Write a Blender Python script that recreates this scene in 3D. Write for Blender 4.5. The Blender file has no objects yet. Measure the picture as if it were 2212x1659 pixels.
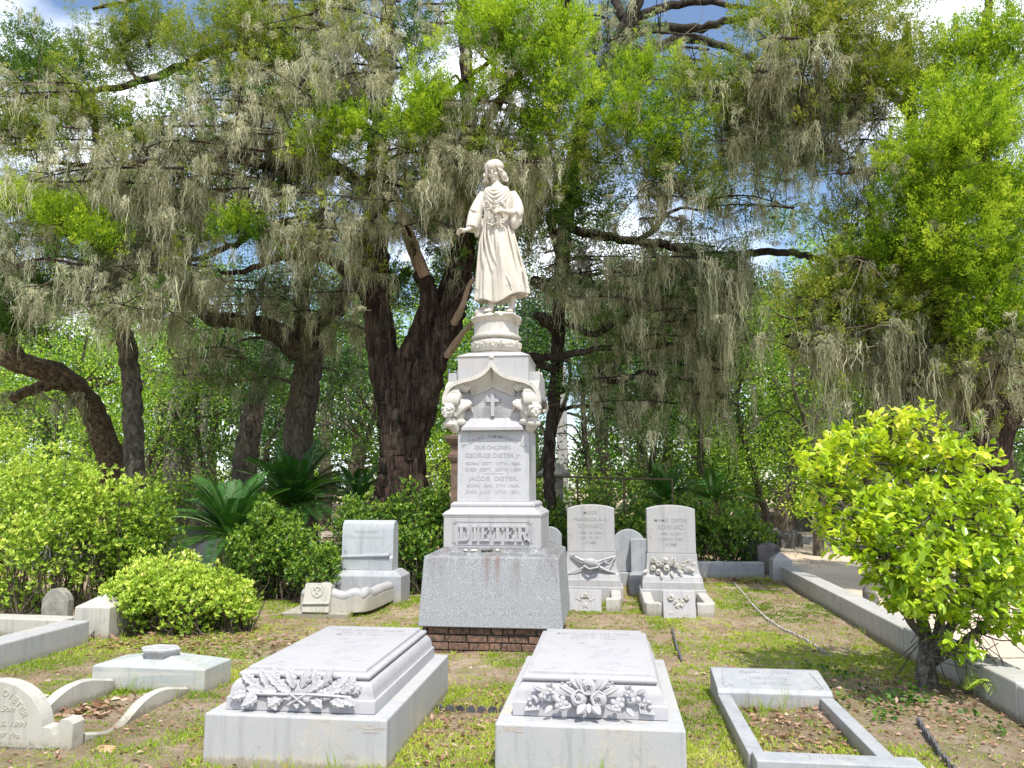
import bpy, math, random
import numpy as np
from mathutils import Vector, Matrix, Euler
PI = math.pi
rng = np.random.default_rng(7)
random.seed(7)
sc = bpy.context.scene
C = sc.collection

# ------------------------------------------------------------ camera, sky, sun, exposure
F, CX, CY, H = 1661., 1106., 829.5, 1.7          # focal length and centre in a 2212 px wide frame, eye height in metres
YAW, PIT = math.radians(7.15), math.radians(7.4)
cd = bpy.data.cameras.new('camera'); cam = bpy.data.objects.new('camera', cd); C.objects.link(cam)
cam.location = (0, 0, H); cam.rotation_euler = (PI/2+PIT, 0, YAW)
cd.sensor_fit = 'HORIZONTAL'; cd.sensor_width = 36; cd.lens = 36*F/2212; cd.clip_start = .05; cd.clip_end = 600
sc.camera = cam
SUN = Vector((.42, -.98, 1.9)).normalized()
world = bpy.data.worlds.new('World'); sc.world = world; world.use_nodes = True
nt = world.node_tree; nt.nodes.clear()
def wn(t, **k):
    n = nt.nodes.new(t)
    for a, v in k.items(): setattr(n, a, v)
    return n
sky = wn('ShaderNodeTexSky', sky_type='NISHITA', sun_disc=False)
sky.sun_elevation = math.asin(SUN.z); sky.sun_rotation = math.atan2(SUN.x, SUN.y); sky.air_density = 1.0; sky.dust_density = .6; sky.ozone_density = 1.4
tcw = wn('ShaderNodeTexCoord'); mpw = wn('ShaderNodeMapping'); mpw.inputs['Scale'].default_value = (1, 1, 1.8)
nzw = wn('ShaderNodeTexNoise'); nzw.inputs['Scale'].default_value = 3.2; nzw.inputs['Detail'].default_value = 7
crw = wn('ShaderNodeValToRGB'); crw.color_ramp.elements[0].position = .42; crw.color_ramp.elements[1].position = .62
mxw = wn('ShaderNodeMix', data_type='RGBA'); mxw.inputs[7].default_value = (9.5, 10, 11, 1)
bgw = wn('ShaderNodeBackground'); bgw.inputs[1].default_value = .15; ow = wn('ShaderNodeOutputWorld')
L = nt.links.new
L(tcw.outputs['Generated'], mpw.inputs[0]); L(mpw.outputs[0], nzw.inputs[0]); L(nzw.outputs[0], crw.inputs[0])
L(crw.outputs[0], mxw.inputs[0]); L(sky.outputs[0], mxw.inputs[6]); L(mxw.outputs[2], bgw.inputs[0]); L(bgw.outputs[0], ow.inputs[0])
sd = bpy.data.lights.new('sun', 'SUN'); sd.energy = 4.2; sd.angle = math.radians(.53); sd.color = (1, .95, .86)
so = bpy.data.objects.new('sun', sd); C.objects.link(so); so.rotation_euler = SUN.to_track_quat('Z', 'Y').to_euler()
sc.view_settings.view_transform = 'Standard'; sc.view_settings.look = 'None'; sc.view_settings.gamma = 1
sc.view_settings.exposure = .5
sc.render.engine = 'CYCLES'
sc.cycles.max_bounces = 7; sc.cycles.diffuse_bounces = 3; sc.cycles.transmission_bounces = 4; sc.cycles.glossy_bounces = 2
sc.cycles.use_denoising = True

# ------------------------------------------------------------ pixel -> world
fw = np.array([-math.sin(YAW)*math.cos(PIT), math.cos(YAW)*math.cos(PIT), math.sin(PIT)])
rt = np.array([math.cos(YAW), math.sin(YAW), 0.]); upv = np.cross(rt, fw)
def ray(x, y): return fw+rt*(x-CX)/F-upv*(y-CY)/F
def W(x, y, Y):
    r = ray(x, y); return np.array([0, 0, H])+r*(Y/r[1])
def G(x, y, z=0.):
    r = ray(x, y); return np.array([0, 0, H])+r*((z-H)/r[2])
def project(P):
    d = np.asarray(P)-[0, 0, H]; f = d@fw
    return CX+F*(d@rt)/f, CY-F*(d@upv)/f

# ------------------------------------------------------------ scene helpers
def tag(o, label=None, cat=None, group=None, kind=None):
    if label: o['label'] = label
    if cat: o['category'] = cat
    if group: o['group'] = group
    if kind: o['kind'] = kind
    return o
def thing(name, label, cat, loc=(0, 0, 0), rz=0, group=None):
    o = bpy.data.objects.new(name, None); C.objects.link(o); o.location = loc; o.rotation_euler = (0, 0, rz)
    o.empty_display_size = .2
    return tag(o, label, cat, group)
def rounded(n, m, t): return t
class MB:
    def __init__(s): s.v = []; s.f = []; s.n = 0
    def add(s, v, f, T=None):
        v = np.asarray(v, float)
        if T is not None:
            M = np.array(T); v = v@M[:3, :3].T+M[:3, 3]
        s.v.append(v); n = s.n; s.f += [tuple(i+n for i in q) for q in f]; s.n += len(v); return s
    def box(s, x0, x1, y0, y1, z0, z1, T=None):
        return s.add([(x0,y0,z0),(x1,y0,z0),(x1,y1,z0),(x0,y1,z0),(x0,y0,z1),(x1,y0,z1),(x1,y1,z1),(x0,y1,z1)],
                     [(0,3,2,1),(4,5,6,7),(0,1,5,4),(1,2,6,5),(2,3,7,6),(3,0,4,7)], T)
    def rings(s, R, cap=True, T=None):
        R = [np.asarray(r, float) for r in R]; n = len(R[0]); f = []
        for k in range(len(R)-1):
            for i in range(n):
                j = (i+1) % n; f.append((k*n+i, k*n+j, (k+1)*n+j, (k+1)*n+i))
        if cap: f.append(tuple(range(n-1, -1, -1))); f.append(tuple((len(R)-1)*n+i for i in range(n)))
        return s.add(np.concatenate(R), f, T)
    def rect(s, P, cx=0, cy=0, T=None):                # stack of rectangles (half x, half y, z)
        return s.rings([[(cx-a, cy-b, z), (cx+a, cy-b, z), (cx+a, cy+b, z), (cx-a, cy+b, z)] for a, b, z in P], T=T)
    def lathe(s, P, n=40, cx=0, cy=0, T=None):
        t = np.arange(n)*2*PI/n
        return s.rings([np.c_[cx+r*np.cos(t), cy+r*np.sin(t), np.full(n, z)] for r, z in P], T=T)
    def prism(s, poly, y0, y1, T=None):                # polygon in x,z extruded along y
        P = [(x, z) for x, z in poly]
        a = sum(P[i][0]*P[(i+1) % len(P)][1]-P[(i+1) % len(P)][0]*P[i][1] for i in range(len(P)))
        if a < 0: P = P[::-1]
        return s.rings([[(x, y1, z) for x, z in P], [(x, y0, z) for x, z in P]][::-1] if False else [[(x, y0, z) for x, z in P][::-1], [(x, y1, z) for x, z in P][::-1]], T=T)
    def ball(s, c, r, n=10, m=7, T=None, rot=None):
        c = np.array(c, float); r = np.ones(3)*r; R = np.array(Euler(rot).to_matrix()) if rot else np.eye(3)
        V = [(0, 0, -1)]
        for k in range(1, m):
            a = -PI/2+PI*k/m
            for i in range(n): V.append((math.cos(a)*math.cos(2*PI*i/n), math.cos(a)*math.sin(2*PI*i/n), math.sin(a)))
        V.append((0, 0, 1)); V = (np.array(V)*r)@R.T+c; f = []
        for i in range(n):
            j = (i+1) % n; f.append((0, 1+j, 1+i)); e = 1+(m-2)*n; f.append((e+i, e+j, len(V)-1))
            for k in range(m-2): f.append((1+k*n+i, 1+k*n+j, 1+(k+1)*n+j, 1+(k+1)*n+i))
        return s.add(V, f, T)
    def tube(s, P, R, n=8, T=None, ridge=0, seed=0, flat=1.0):
        P = np.asarray(P, float); R = np.broadcast_to(np.asarray(R, float), (len(P),))
        d = np.gradient(P, axis=0); d /= np.linalg.norm(d, axis=1)[:, None]+1e-9
        u = np.array([0, 1., 0]) if abs(d[0][1]) < .8 else np.array([1., 0, 0]); rr = []
        t = np.arange(n)*2*PI/n; g = np.random.default_rng(seed+1); ph = g.uniform(0, 6.28, 4)
        for k in range(len(P)):
            u = u-d[k]*(u@d[k]); u /= np.linalg.norm(u)+1e-9; w = np.cross(d[k], u)
            q = np.ones(n)
            if ridge: q = 1+ridge*(np.sin(3*t+ph[0]+k*.13)*.6+np.sin(5*t+ph[1]-k*.1)*.6+np.sin(8*t+ph[2]+k*.07)*.5+g.normal(0, .22, n))
            rr.append(P[k]+R[k]*((np.cos(t)*q)[:, None]*u*flat+(np.sin(t)*q)[:, None]*w))
        return s.rings(rr, T=T)
    def build(s, name, mat, parent=None, bevel=0, smooth=0, mods=None, world=True):
        v = np.concatenate(s.v) if s.v else np.zeros((0, 3))
        if parent is not None and world: v = v-np.array(parent.matrix_basis.translation if parent.parent is None else parent['wl'])
        me = bpy.data.meshes.new(name); me.from_pydata(v.tolist(), [], s.f); me.update()
        if mat: me.materials.append(mat)
        if smooth:
            me.polygons.foreach_set('use_smooth', [True]*len(me.polygons)); me.set_sharp_from_angle(angle=math.radians(smooth))
        o = bpy.data.objects.new(name, me); C.objects.link(o)
        if parent is not None:
            o.parent = parent
            if world: o['wl'] = tuple(parent.matrix_basis.translation if parent.parent is None else parent['wl'])
        if bevel:
            m = o.modifiers.new('bevel', 'BEVEL'); m.width = bevel; m.segments = 2; m.limit_method = 'ANGLE'; m.angle_limit = math.radians(30)
        return o
def mesh_np(name, V, Q, mat, parent=None, attr=None, smooth=False):
    """V (n,3) world coordinates, Q (m,4) or (m,3) index array, attr per face value"""
    base = np.zeros(3) if parent is None else np.array(parent.location if parent.parent is None else parent['wl'])
    me = bpy.data.meshes.new(name); k = Q.shape[1]
    me.vertices.add(len(V)); me.vertices.foreach_set('co', (V-base).astype(np.float32).ravel())
    me.loops.add(Q.size); me.loops.foreach_set('vertex_index', Q.astype(np.int32).ravel())
    me.polygons.add(len(Q)); me.polygons.foreach_set('loop_start', (np.arange(len(Q))*k).astype(np.int32))
    if smooth: me.polygons.foreach_set('use_smooth', np.ones(len(Q), bool))
    me.update(calc_edges=True)
    if attr is not None:
        a = me.attributes.new('v', 'FLOAT', 'FACE'); a.data.foreach_set('value', attr.astype(np.float32))
    me.materials.append(mat)
    o = bpy.data.objects.new(name, me); C.objects.link(o)
    if parent is not None: o.parent = parent; o['wl'] = tuple(base)
    return o
def remesh(o, vox, smooth_it=2):
    m = o.modifiers.new('r', 'REMESH'); m.mode = 'VOXEL'; m.voxel_size = vox; m.use_smooth_shade = True
    if smooth_it:
        m2 = o.modifiers.new('s', 'SMOOTH'); m2.factor = .5; m2.iterations = smooth_it
    dg = bpy.context.evaluated_depsgraph_get(); me = bpy.data.meshes.new_from_object(o.evaluated_get(dg))
    old = o.data; o.modifiers.clear(); o.data = me; bpy.data.meshes.remove(old); return o
def catmull(P, n=6):
    P = np.asarray(P, float)
    if len(P) < 3: return np.array([P[0]+(P[-1]-P[0])*t for t in np.linspace(0, 1, n+1)])
    Q = np.vstack([2*P[0]-P[1], P, 2*P[-1]-P[-2]]); out = []
    for i in range(1, len(Q)-2):
        a, b, c, d = Q[i-1:i+3]
        for t in np.arange(n)/n: out.append(.5*((2*b)+(-a+c)*t+(2*a-5*b+4*c-d)*t*t+(-a+3*b-3*c+d)*t**3))
    out.append(P[-1]); return np.array(out)

# ------------------------------------------------------------ materials
def M_(name):
    m = bpy.data.materials.new(name); m.use_nodes = True; n = m.node_tree; n.nodes.clear()
    return m, n
class NT:
    def __init__(s, name):
        s.m = bpy.data.materials.new(name); s.m.use_nodes = True; s.t = s.m.node_tree; s.t.nodes.clear()
        s.out = s.t.nodes.new('ShaderNodeOutputMaterial'); s.tc = s.t.nodes.new('ShaderNodeTexCoord').outputs['Object']
    def n(s, t, ins=None, **k):
        o = s.t.nodes.new(t)
        for a, v in k.items(): setattr(o, a, v)
        for a, v in (ins or {}).items():
            if hasattr(v, 'is_linked') or isinstance(v, bpy.types.NodeSocket): s.t.links.new(v, o.inputs[a])
            else: o.inputs[a].default_value = v
        return o
    def noise(s, scale, det=5, rough=.6, vec=None, sx=None, dist=0):
        vec = vec or s.tc
        if sx: vec = s.n('ShaderNodeMapping', {0: vec, 'Scale': sx}).outputs[0]
        return s.n('ShaderNodeTexNoise', {0: vec, 'Scale': scale, 'Detail': det, 'Roughness': rough, 'Distortion': dist}).outputs[0]
    def ramp(s, fac, *st):
        r = s.n('ShaderNodeValToRGB', {0: fac}); e = r.color_ramp.elements
        while len(e) < len(st): e.new(.5)
        for i, (p, c) in enumerate(st):
            e[i].position = p; e[i].color = (c, c, c, 1) if isinstance(c, (int, float)) else (*c, 1)
        return r.outputs[0]
    def mix(s, f, a, b, mode='MIX'):
        o = s.n('ShaderNodeMix', data_type='RGBA', blend_type=mode)
        for i, v in ((0, f), (6, a), (7, b)):
            if isinstance(v, bpy.types.NodeSocket): s.t.links.new(v, o.inputs[i])
            else: o.inputs[i].default_value = v if isinstance(v, (int, float)) else (*v, 1)
        return o.outputs[2]
    def math(s, op, a, b=0):
        o = s.n('ShaderNodeMath', {0: a, 1: b}, operation=op); return o.outputs[0]
    def fin(s, col, rough=.6, bump=None, bs=.3, bd=.01, spec=.5, trans=0, tcol=None):
        p = s.n('ShaderNodeBsdfPrincipled')
        for k, v in (('Base Color', col), ('Roughness', rough), ('Specular IOR Level', spec)):
            if isinstance(v, bpy.types.NodeSocket): s.t.links.new(v, p.inputs[k])
            else: p.inputs[k].default_value = v if isinstance(v, (int, float)) else (*v, 1)
        if bump is not None:
            b = s.n('ShaderNodeBump', {'Height': bump, 'Strength': bs, 'Distance': bd}); s.t.links.new(b.outputs[0], p.inputs['Normal'])
        sh = p.outputs[0]
        if trans:
            tr = s.n('ShaderNodeBsdfTranslucent'); tc = tcol or col
            if isinstance(tc, bpy.types.NodeSocket): s.t.links.new(tc, tr.inputs[0])
            else: tr.inputs[0].default_value = (*tc, 1)
            mx = s.n('ShaderNodeMixShader', {0: trans, 1: sh, 2: tr.outputs[0]}); sh = mx.outputs[0]
        s.t.links.new(sh, s.out.inputs[0]); return s.m
def marble(name, base=(.76, .76, .75), vein=(.55, .57, .6), vs=1.8, va=.35, stain=.25, scol=(.42, .36, .26), low=.35, band=False):
    base = tuple(.85*q*k for q, k in zip(base, (.97, .945, .91))); vein = tuple(.80*q for q in vein); s = NT(name)
    n1 = s.noise(vs, 8, .65, dist=1.2, sx=(1, 1, 1) if not band else (.5, .5, 9))
    f = s.ramp(n1, (.38, 0.0), (.52, va), (.56, va*.5), (.72, 0.0))
    c = s.mix(f, base, vein)
    n0 = s.noise(.9, 3, .6); c = s.mix(s.ramp(n0, (.35, 0.), (.75, .18)), c, vein)
    n2 = s.noise(3.1, 6, .7); st = s.ramp(n2, (.56, 0.), (.7, stain))
    c = s.mix(st, c, scol)
    if low:                                            # splash dirt that rises from the soil, in patches
        sep = s.n('ShaderNodeSeparateXYZ', {0: s.tc}).outputs[2]
        a = s.math('SUBTRACT', sep, s.math('MULTIPLY', s.noise(4.2, 8, .85, sx=(1, 1, 1.3)), .36))
        a = s.math('ADD', a, .13); c = s.mix(s.ramp(a, (-.02, low*.7), (.03, 0.)), c, scol)
        tan = s.noise(2.6, 7, .75); c = s.mix(s.ramp(tan, (.58, 0.), (.66, .5)), c, tuple(1.15*q for q in scol))
        a = s.math('SUBTRACT', sep, s.math('MULTIPLY', s.noise(26, 6, .8, sx=(1, 1, .5)), .16))
        a = s.math('ADD', a, .05); c = s.mix(s.ramp(a, (-.02, low), (.02, 0.)), c, tuple(.5*q for q in scol))
    stk = s.noise(13, 6, .7, sx=(1, 1, .07)); c = s.mix(s.ramp(stk, (.52, 0.), (.70, .42)), c, tuple(.55*q for q in vein))
    lic = s.noise(6, 8, .8); c = s.mix(s.ramp(lic, (.59, 0.), (.65, .45)), c, (.22, .21, .18))
    sp = s.noise(60, 3, .7); c = s.mix(s.ramp(sp, (.56, 0.), (.70, .30)), c, (.27, .26, .24))
    return s.fin(c, .55, s.noise(45, 6, .75), .22, .006, .35)
MAR = marble('white_marble', (.50, .50, .51), (.37, .39, .43))
MARC = marble('clean_marble', (.49, .49, .515), (.40, .41, .46), 1.4, .3, .10, low=0)
MARP = marble('plinth_marble', (.50, .51, .53), (.41, .43, .46), 1.5, .3, .35, (.50, .43, .31), .7)
MARG = marble('grey_marble', (.45, .47, .50), (.30, .33, .37), 2.2, .5, .25, low=.4)
MARY = marble('weathered_marble', (.57, .56, .505), (.43, .43, .40), 2.0, .3, .45, (.36, .32, .23), .6)
MARB = marble('banded_marble', (.60, .61, .57), (.38, .43, .43), 1.0, .8, .3, low=.4, band=True)
MARS = marble('statue_marble', (.69, .665, .605), (.54, .49, .40), 3.0, .45, .35, (.62, .52, .36), 0)
CHE = marble('carved_marble', (.63, .62, .585), (.48, .46, .41), 4.0, .3, .4, (.5, .45, .34), 0)
def stone(name, c1, c2, rough=.85, sc_=8, bs=.5):
    s = NT(name); n1 = s.noise(sc_, 8, .7); c = s.ramp(n1, (.3, c1), (.7, c2)); return s.fin(c, rough, s.noise(sc_*5, 6, .8), bs, .01, .3)
def granite():
    s = NT('grey_granite'); v = s.noise(95, 4, .8); c = s.ramp(v, (.33, (.08, .085, .10)), (.44, (.24, .25, .265)), (.56, (.34, .355, .37)), (.70, (.52, .52, .53)))
    big = s.noise(3, 4, .6); c = s.mix(s.ramp(big, (.4, 0.), (.8, .25)), c, (.36, .37, .36))
    st = s.noise(7, 5, .65, sx=(1, 1, .12)); sep = s.n('ShaderNodeSeparateXYZ', {0: s.tc}).outputs[2]
    up = s.ramp(sep, (.45, 0.), (1.0, 1.))
    c = s.mix(s.math('MULTIPLY', s.ramp(st, (.47, 0.), (.62, .62)), up), c, (.17, .15, .14)); rs = s.noise(5, 3, .5, sx=(1, 1, .05)); c = s.mix(s.math('MULTIPLY', s.ramp(rs, (.62, 0.), (.68, .6)), up), c, (.22, .12, .10))
    rim = s.noise(14, 6, .75); top = s.ramp(sep, (.945, 0.), (.965, 1.))
    c = s.mix(s.math('MULTIPLY', s.ramp(rim, (.36, 0.), (.52, .85)), top), c, (.12, .12, .12))
    return s.fin(c, .7, v, .25, .004, .35)
GRAN = granite()
LET = stone('inscription_grey', (.29, .29, .31), (.37, .37, .39), sc_=40, bs=.1)  # darker grey paints the shade of engraving onto the raised letters
LETF = stone('inscription_faint', (.30, .29, .28), (.38, .37, .36), sc_=40, bs=.1)  # same painted engraving shade, for the fainter lettering
OLDG = stone('old_grey_stone', (.16, .15, .13), (.36, .34, .29), sc_=12)
DARKS = stone('dark_stone', (.07, .065, .06), (.2, .185, .17), sc_=9)
BROWNS = stone('brown_stone', (.09, .06, .045), (.2, .14, .1), sc_=9)
TERRA = stone('red_brick_clay', (.36, .14, .08), (.48, .24, .15), sc_=20)
ROCK = stone('tan_rock', (.34, .2, .1), (.5, .33, .2), sc_=6)
EDGE = stone('dark_edging', (.035, .035, .04), (.13, .13, .14), rough=.6, sc_=20, bs=.3)
EDGEB = stone('worn_edging', (.16, .13, .12), (.5, .46, .44), sc_=14, bs=.4)
IRON = stone('rusty_iron', (.06, .05, .035), (.2, .16, .09), sc_=20, bs=.2)
def brickm():
    s = NT('old_brick'); n1 = s.noise(5, 5, .7); c = s.ramp(n1, (.25, (.10, .055, .04)), (.5, (.24, .14, .10)), (.75, (.34, .2, .14)))
    g = s.noise(22, 5, .8); c = s.mix(s.ramp(g, (.42, 0.), (.58, .9)), c, (.055, .05, .042))
    return s.fin(c, .9, s.noise(40, 6, .8), .7, .01, .2)
BRICK = brickm()
MORT = stone('dark_mortar', (.02, .018, .016), (.07, .06, .05), sc_=20)
def bark(name, c1, c2, c3, sx=(9, 9, 1.1)):
    s = NT(name); n = s.noise(1.6, 10, .78, sx=sx, dist=.9); c = s.ramp(n, (.36, c1), (.5, c2), (.66, c3)); lm = s.noise(1.3, 6, .7); c = s.mix(s.ramp(lm, (.52, 0.), (.66, .4)), c, tuple(.9*(q+r)/2 for q, r in zip(c3, (.17, .19, .12))))
    return s.fin(c, .95, n, 1.0, .06, .1)
BCED = bark('cedar_bark', (.008, .007, .006), (.040, .028, .022), (.19, .13, .10), (11, 11, .9))
BOAK = bark('oak_bark', (.025, .02, .016), (.10, .085, .065), (.25, .22, .17), (7, 7, 3))
BPAL = bark('pale_wood', (.2, .13, .09), (.38, .27, .19), (.55, .44, .34))
BFERN = bark('fern_covered_bark', (.02, .015, .01), (.10, .075, .045), (.30, .22, .13), (8, 8, 8))
BDARK = bark('dark_bark', (.012, .01, .009), (.045, .036, .03), (.12, .1, .08), (7, 7, 3))
BLICH = bark('lichen_bark', (.05, .04, .035), (.17, .15, .12), (.42, .43, .36), (14, 14, 9))
TWIG = bark('twig_wood', (.05, .04, .03), (.14, .11, .08), (.3, .25, .19), (20, 20, 20))
def leafm(name, cols, rough=.45, trans=.35, tc=1.6, spec=.4):
    s = NT(name); a = s.n('ShaderNodeAttribute', attribute_name='v').outputs['Fac']
    k = len(cols); c = s.ramp(a, *[(i/(k-1), cols[i]) for i in range(k)])
    t = s.mix(1.0, c, (tc, tc, tc*.5), 'MULTIPLY')
    return s.fin(c, rough, None, spec=spec, trans=trans, tcol=t)
LCED = leafm('bright_cedar_leaf', [(.03, .10, .006), (.12, .24, .010), (.27, .42, .02), (.48, .60, .05)], .6, .35, 1.3, .2)
LCEO = leafm('olive_cedar_leaf', [(.07, .13, .012), (.16, .23, .02), (.27, .34, .035), (.38, .40, .08)], .6, .3, 1.3, .2)
LCED2 = leafm('dark_cedar_leaf', [(.02, .06, .012), (.05, .12, .015), (.10, .19, .02), (.17, .26, .04)], .6, .25, 1.3, .2)
LOAK = leafm('oak_leaf', [(.010, .045, .006), (.035, .11, .009), (.11, .24, .018), (.33, .48, .05)], .42, .22, 1.6, .5)
LBR = leafm('lime_leaf', [(.05, .14, .008), (.14, .29, .015), (.32, .50, .035), (.56, .74, .08)], .4, .33, 1.5)
LAZ = leafm('azalea_leaf', [(.015, .055, .008), (.05, .13, .012), (.14, .27, .025), (.34, .46, .05), (.54, .60, .09)], .4, .25, 1.4, .5)
LAZY = leafm('yellowish_azalea_leaf', [(.035, .10, .012), (.12, .235, .018), (.27, .42, .035), (.50, .64, .08), (.70, .70, .18)], .4, .25, 1.3, .5)  # yellower green than the other azalea leaf
LCAM = leafm('camellia_leaf', [(.06, .15, .010), (.16, .30, .015), (.34, .50, .025), (.56, .68, .045), (.8, .76, .10)], .25, .3, 1.3, .6)
LSAG = leafm('sago_leaf', [(.012, .045, .008), (.025, .09, .014), (.05, .16, .02), (.13, .27, .03)], .5, .15, 1.3, .35)
LGR = leafm('grass_blade', [(.11, .19, .02), (.23, .35, .03), (.38, .50, .05), (.58, .60, .14)], .6, .35, 1.2, .2)
LMOSS = leafm('moss_strand', [(.09, .10, .05), (.25, .26, .15), (.52, .52, .34), (.82, .82, .60)], .9, .3, 1.0, .05)
LLIT = leafm('dry_leaf', [(.11, .06, .035), (.24, .13, .08), (.38, .24, .16), (.55, .42, .32)], .8, .15, 1.0, .2)
for _m in (LMOSS,):
    for n_ in _m.node_tree.nodes:
        if n_.bl_idname == 'ShaderNodeMix' : n_.inputs[7].default_value = (1, .97, .8, 1)

# ------------------------------------------------------------ ground
def vnoise(x, y, s, seed=0):
    g = np.random.default_rng(seed).random((64, 64)); x = np.asarray(x)/s+31.7; y = np.asarray(y)/s+17.3
    i = np.floor(x).astype(int); j = np.floor(y).astype(int); u = x-i; v = y-j; u = u*u*(3-2*u); v = v*v*(3-2*v)
    a = g[i % 64, j % 64]; b = g[(i+1) % 64, j % 64]; c = g[i % 64, (j+1) % 64]; d = g[(i+1) % 64, (j+1) % 64]
    return (a*(1-u)+b*u)*(1-v)+(c*(1-u)+d*u)*v
def hgt(x, y): return (vnoise(x, y, 1.3, 3)-.5)*.05+(vnoise(x, y, .35, 4)-.5)*.02
def gmat():
    s = NT('bare_soil'); a = s.noise(1.1, 6, .65); b = s.noise(7, 6, .75)
    c = s.ramp(a, (.32, (.30, .20, .135)), (.46, (.52, .385, .275)), (.60, (.68, .54, .41)))
    c = s.mix(s.ramp(b, (.4, 0.), (.62, .65)), c, (.34, .27, .14))
    m = s.noise(2.3, 5, .7); c = s.mix(s.ramp(m, (.48, 0.), (.62, .55)), c, (.25, .28, .07))
    k = s.noise(24, 8, .85); c = s.mix(s.ramp(k, (.46, 0.), (.62, .5)), c, (.24, .155, .105)); k = s.noise(70, 4, .85); c = s.mix(s.ramp(k, (.54, 0.), (.64, .7)), c, (.14, .09, .06)); k = s.noise(48, 4, .85, vec=s.n('ShaderNodeMapping', {0: s.tc, 'Location': (7, 3, 1)}).outputs[0]); c = s.mix(s.ramp(k, (.56, 0.), (.66, .6)), c, (.66, .55, .42))
    return s.fin(c, .95, s.noise(26, 9, .85), 1.0, .05, .1)
def grid(x0, x1, y0, y1, nx, ny, zf):
    X, Y = np.meshgrid(np.linspace(x0, x1, nx), np.linspace(y0, y1, ny)); V = np.c_[X.ravel(), Y.ravel(), zf(X, Y).ravel()]
    i = np.arange(nx-1); j = np.arange(ny-1); I, J = np.meshgrid(i, j); a = (J*nx+I).ravel()
    return V, np.c_[a, a+1, a+1+nx, a+nx]
GM = gmat()
xs = np.unique(np.r_[np.linspace(-220, -12, 12), np.linspace(-12, 14, 180), np.linspace(14, 220, 12)])
ys = np.unique(np.r_[np.linspace(-60, 2, 6), np.linspace(2, 22, 150), np.linspace(22, 320, 20)])
X, Y = np.meshgrid(xs, ys); Z = np.where((X > -13) & (X < 15) & (Y > 1) & (Y < 24), hgt(X, Y), 0)
a = (np.arange(len(ys)-1)[:, None]*len(xs)+np.arange(len(xs)-1)).ravel()
g_ = mesh_np('ground', np.c_[X.ravel(), Y.ravel(), Z.ravel()], np.c_[a, a+1, a+1+len(xs), a+len(xs)], GM, smooth=True); tag(g_, kind='structure')
def pmat():
    s = NT('sandy_path'); a = s.noise(.8, 5, .6); c = s.ramp(a, (.3, (.50, .40, .30)), (.7, (.64, .54, .42)))
    b = s.noise(30, 5, .8); c = s.mix(s.ramp(b, (.55, 0.), (.7, .35)), c, (.28, .2, .14)); return s.fin(c, .95, b, .5, .01, .2)
V, Q = grid(3.15, 7.6, 1, 60, 40, 200, lambda x, y: .035+hgt(x, y)*.3)
V[:, 0] += np.clip(V[:, 1]-14, 0, 60)*.03
tag(mesh_np('path', V, Q, pmat(), smooth=True), kind='structure')
V, Q = grid(-30, 40, 23.5, 26.5, 60, 8, lambda x, y: .05+0*x)
tag(mesh_np('path', V, Q, bpy.data.materials['sandy_path'], smooth=True), kind='structure')

# ------------------------------------------------------------ lettering
_tc = {}
def tmesh(txt, bold=.0, ext=.03, shear=0):
    k = (txt, bold, ext, shear)
    if k not in _tc:
        cu = bpy.data.curves.new('t', 'FONT'); cu.body = txt; cu.size = 1; cu.extrude = ext; cu.offset = bold; cu.shear = shear; cu.resolution_u = 3
        cu.align_x = 'CENTER'; o = bpy.data.objects.new('t', cu); C.objects.link(o)
        dg = bpy.context.evaluated_depsgraph_get(); me = bpy.data.meshes.new_from_object(o.evaluated_get(dg))
        v = np.zeros(len(me.vertices)*3); me.vertices.foreach_get('co', v); v = v.reshape(-1, 3); f = [tuple(p.vertices) for p in me.polygons]
        bpy.data.objects.remove(o); bpy.data.curves.remove(cu); bpy.data.meshes.remove(me); _tc[k] = (v, f)
    return _tc[k]
def write(mb, txt, cx, z, y, h, width=None, bold=.01, shear=0, depth=.004, T=None):
    """text on a vertical face that looks towards -y; h is the height of a capital"""
    v, f = tmesh(txt, bold, .03, shear); v = v.copy(); hh = .7
    s = h/hh; sx = s if width is None else width/max(1e-6, v[:, 0].max()-v[:, 0].min())
    c = (v[:, 0].max()+v[:, 0].min())/2
    P = np.c_[cx+(v[:, 0]-c)*sx, np.where(v[:, 2] > 0, y-depth, y+.002), z+v[:, 1]*s]
    mb.add(P, f, T); return mb
def write_arc(mb, txt, cx, cz, R, a0, a1, y, h, bold=.01, depth=.004):
    n = len(txt)
    for i, ch in enumerate(txt):
        if ch == ' ': continue
        a = a0+(a1-a0)*(i+.5)/n; v, f = tmesh(ch, bold, .03); s = h/.7; c = (v[:, 0].max()+v[:, 0].min())/2
        x = (v[:, 0]-c)*s; z = v[:, 1]*s; ca, sa = math.cos(a), math.sin(a)     # a measured from vertical, clockwise positive
        mb.add(np.c_[cx+R*sa+x*ca+z*sa, np.where(v[:, 2] > 0, y-depth, y+.002), cz+R*ca-x*sa+z*ca], f)
    return mb

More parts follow.
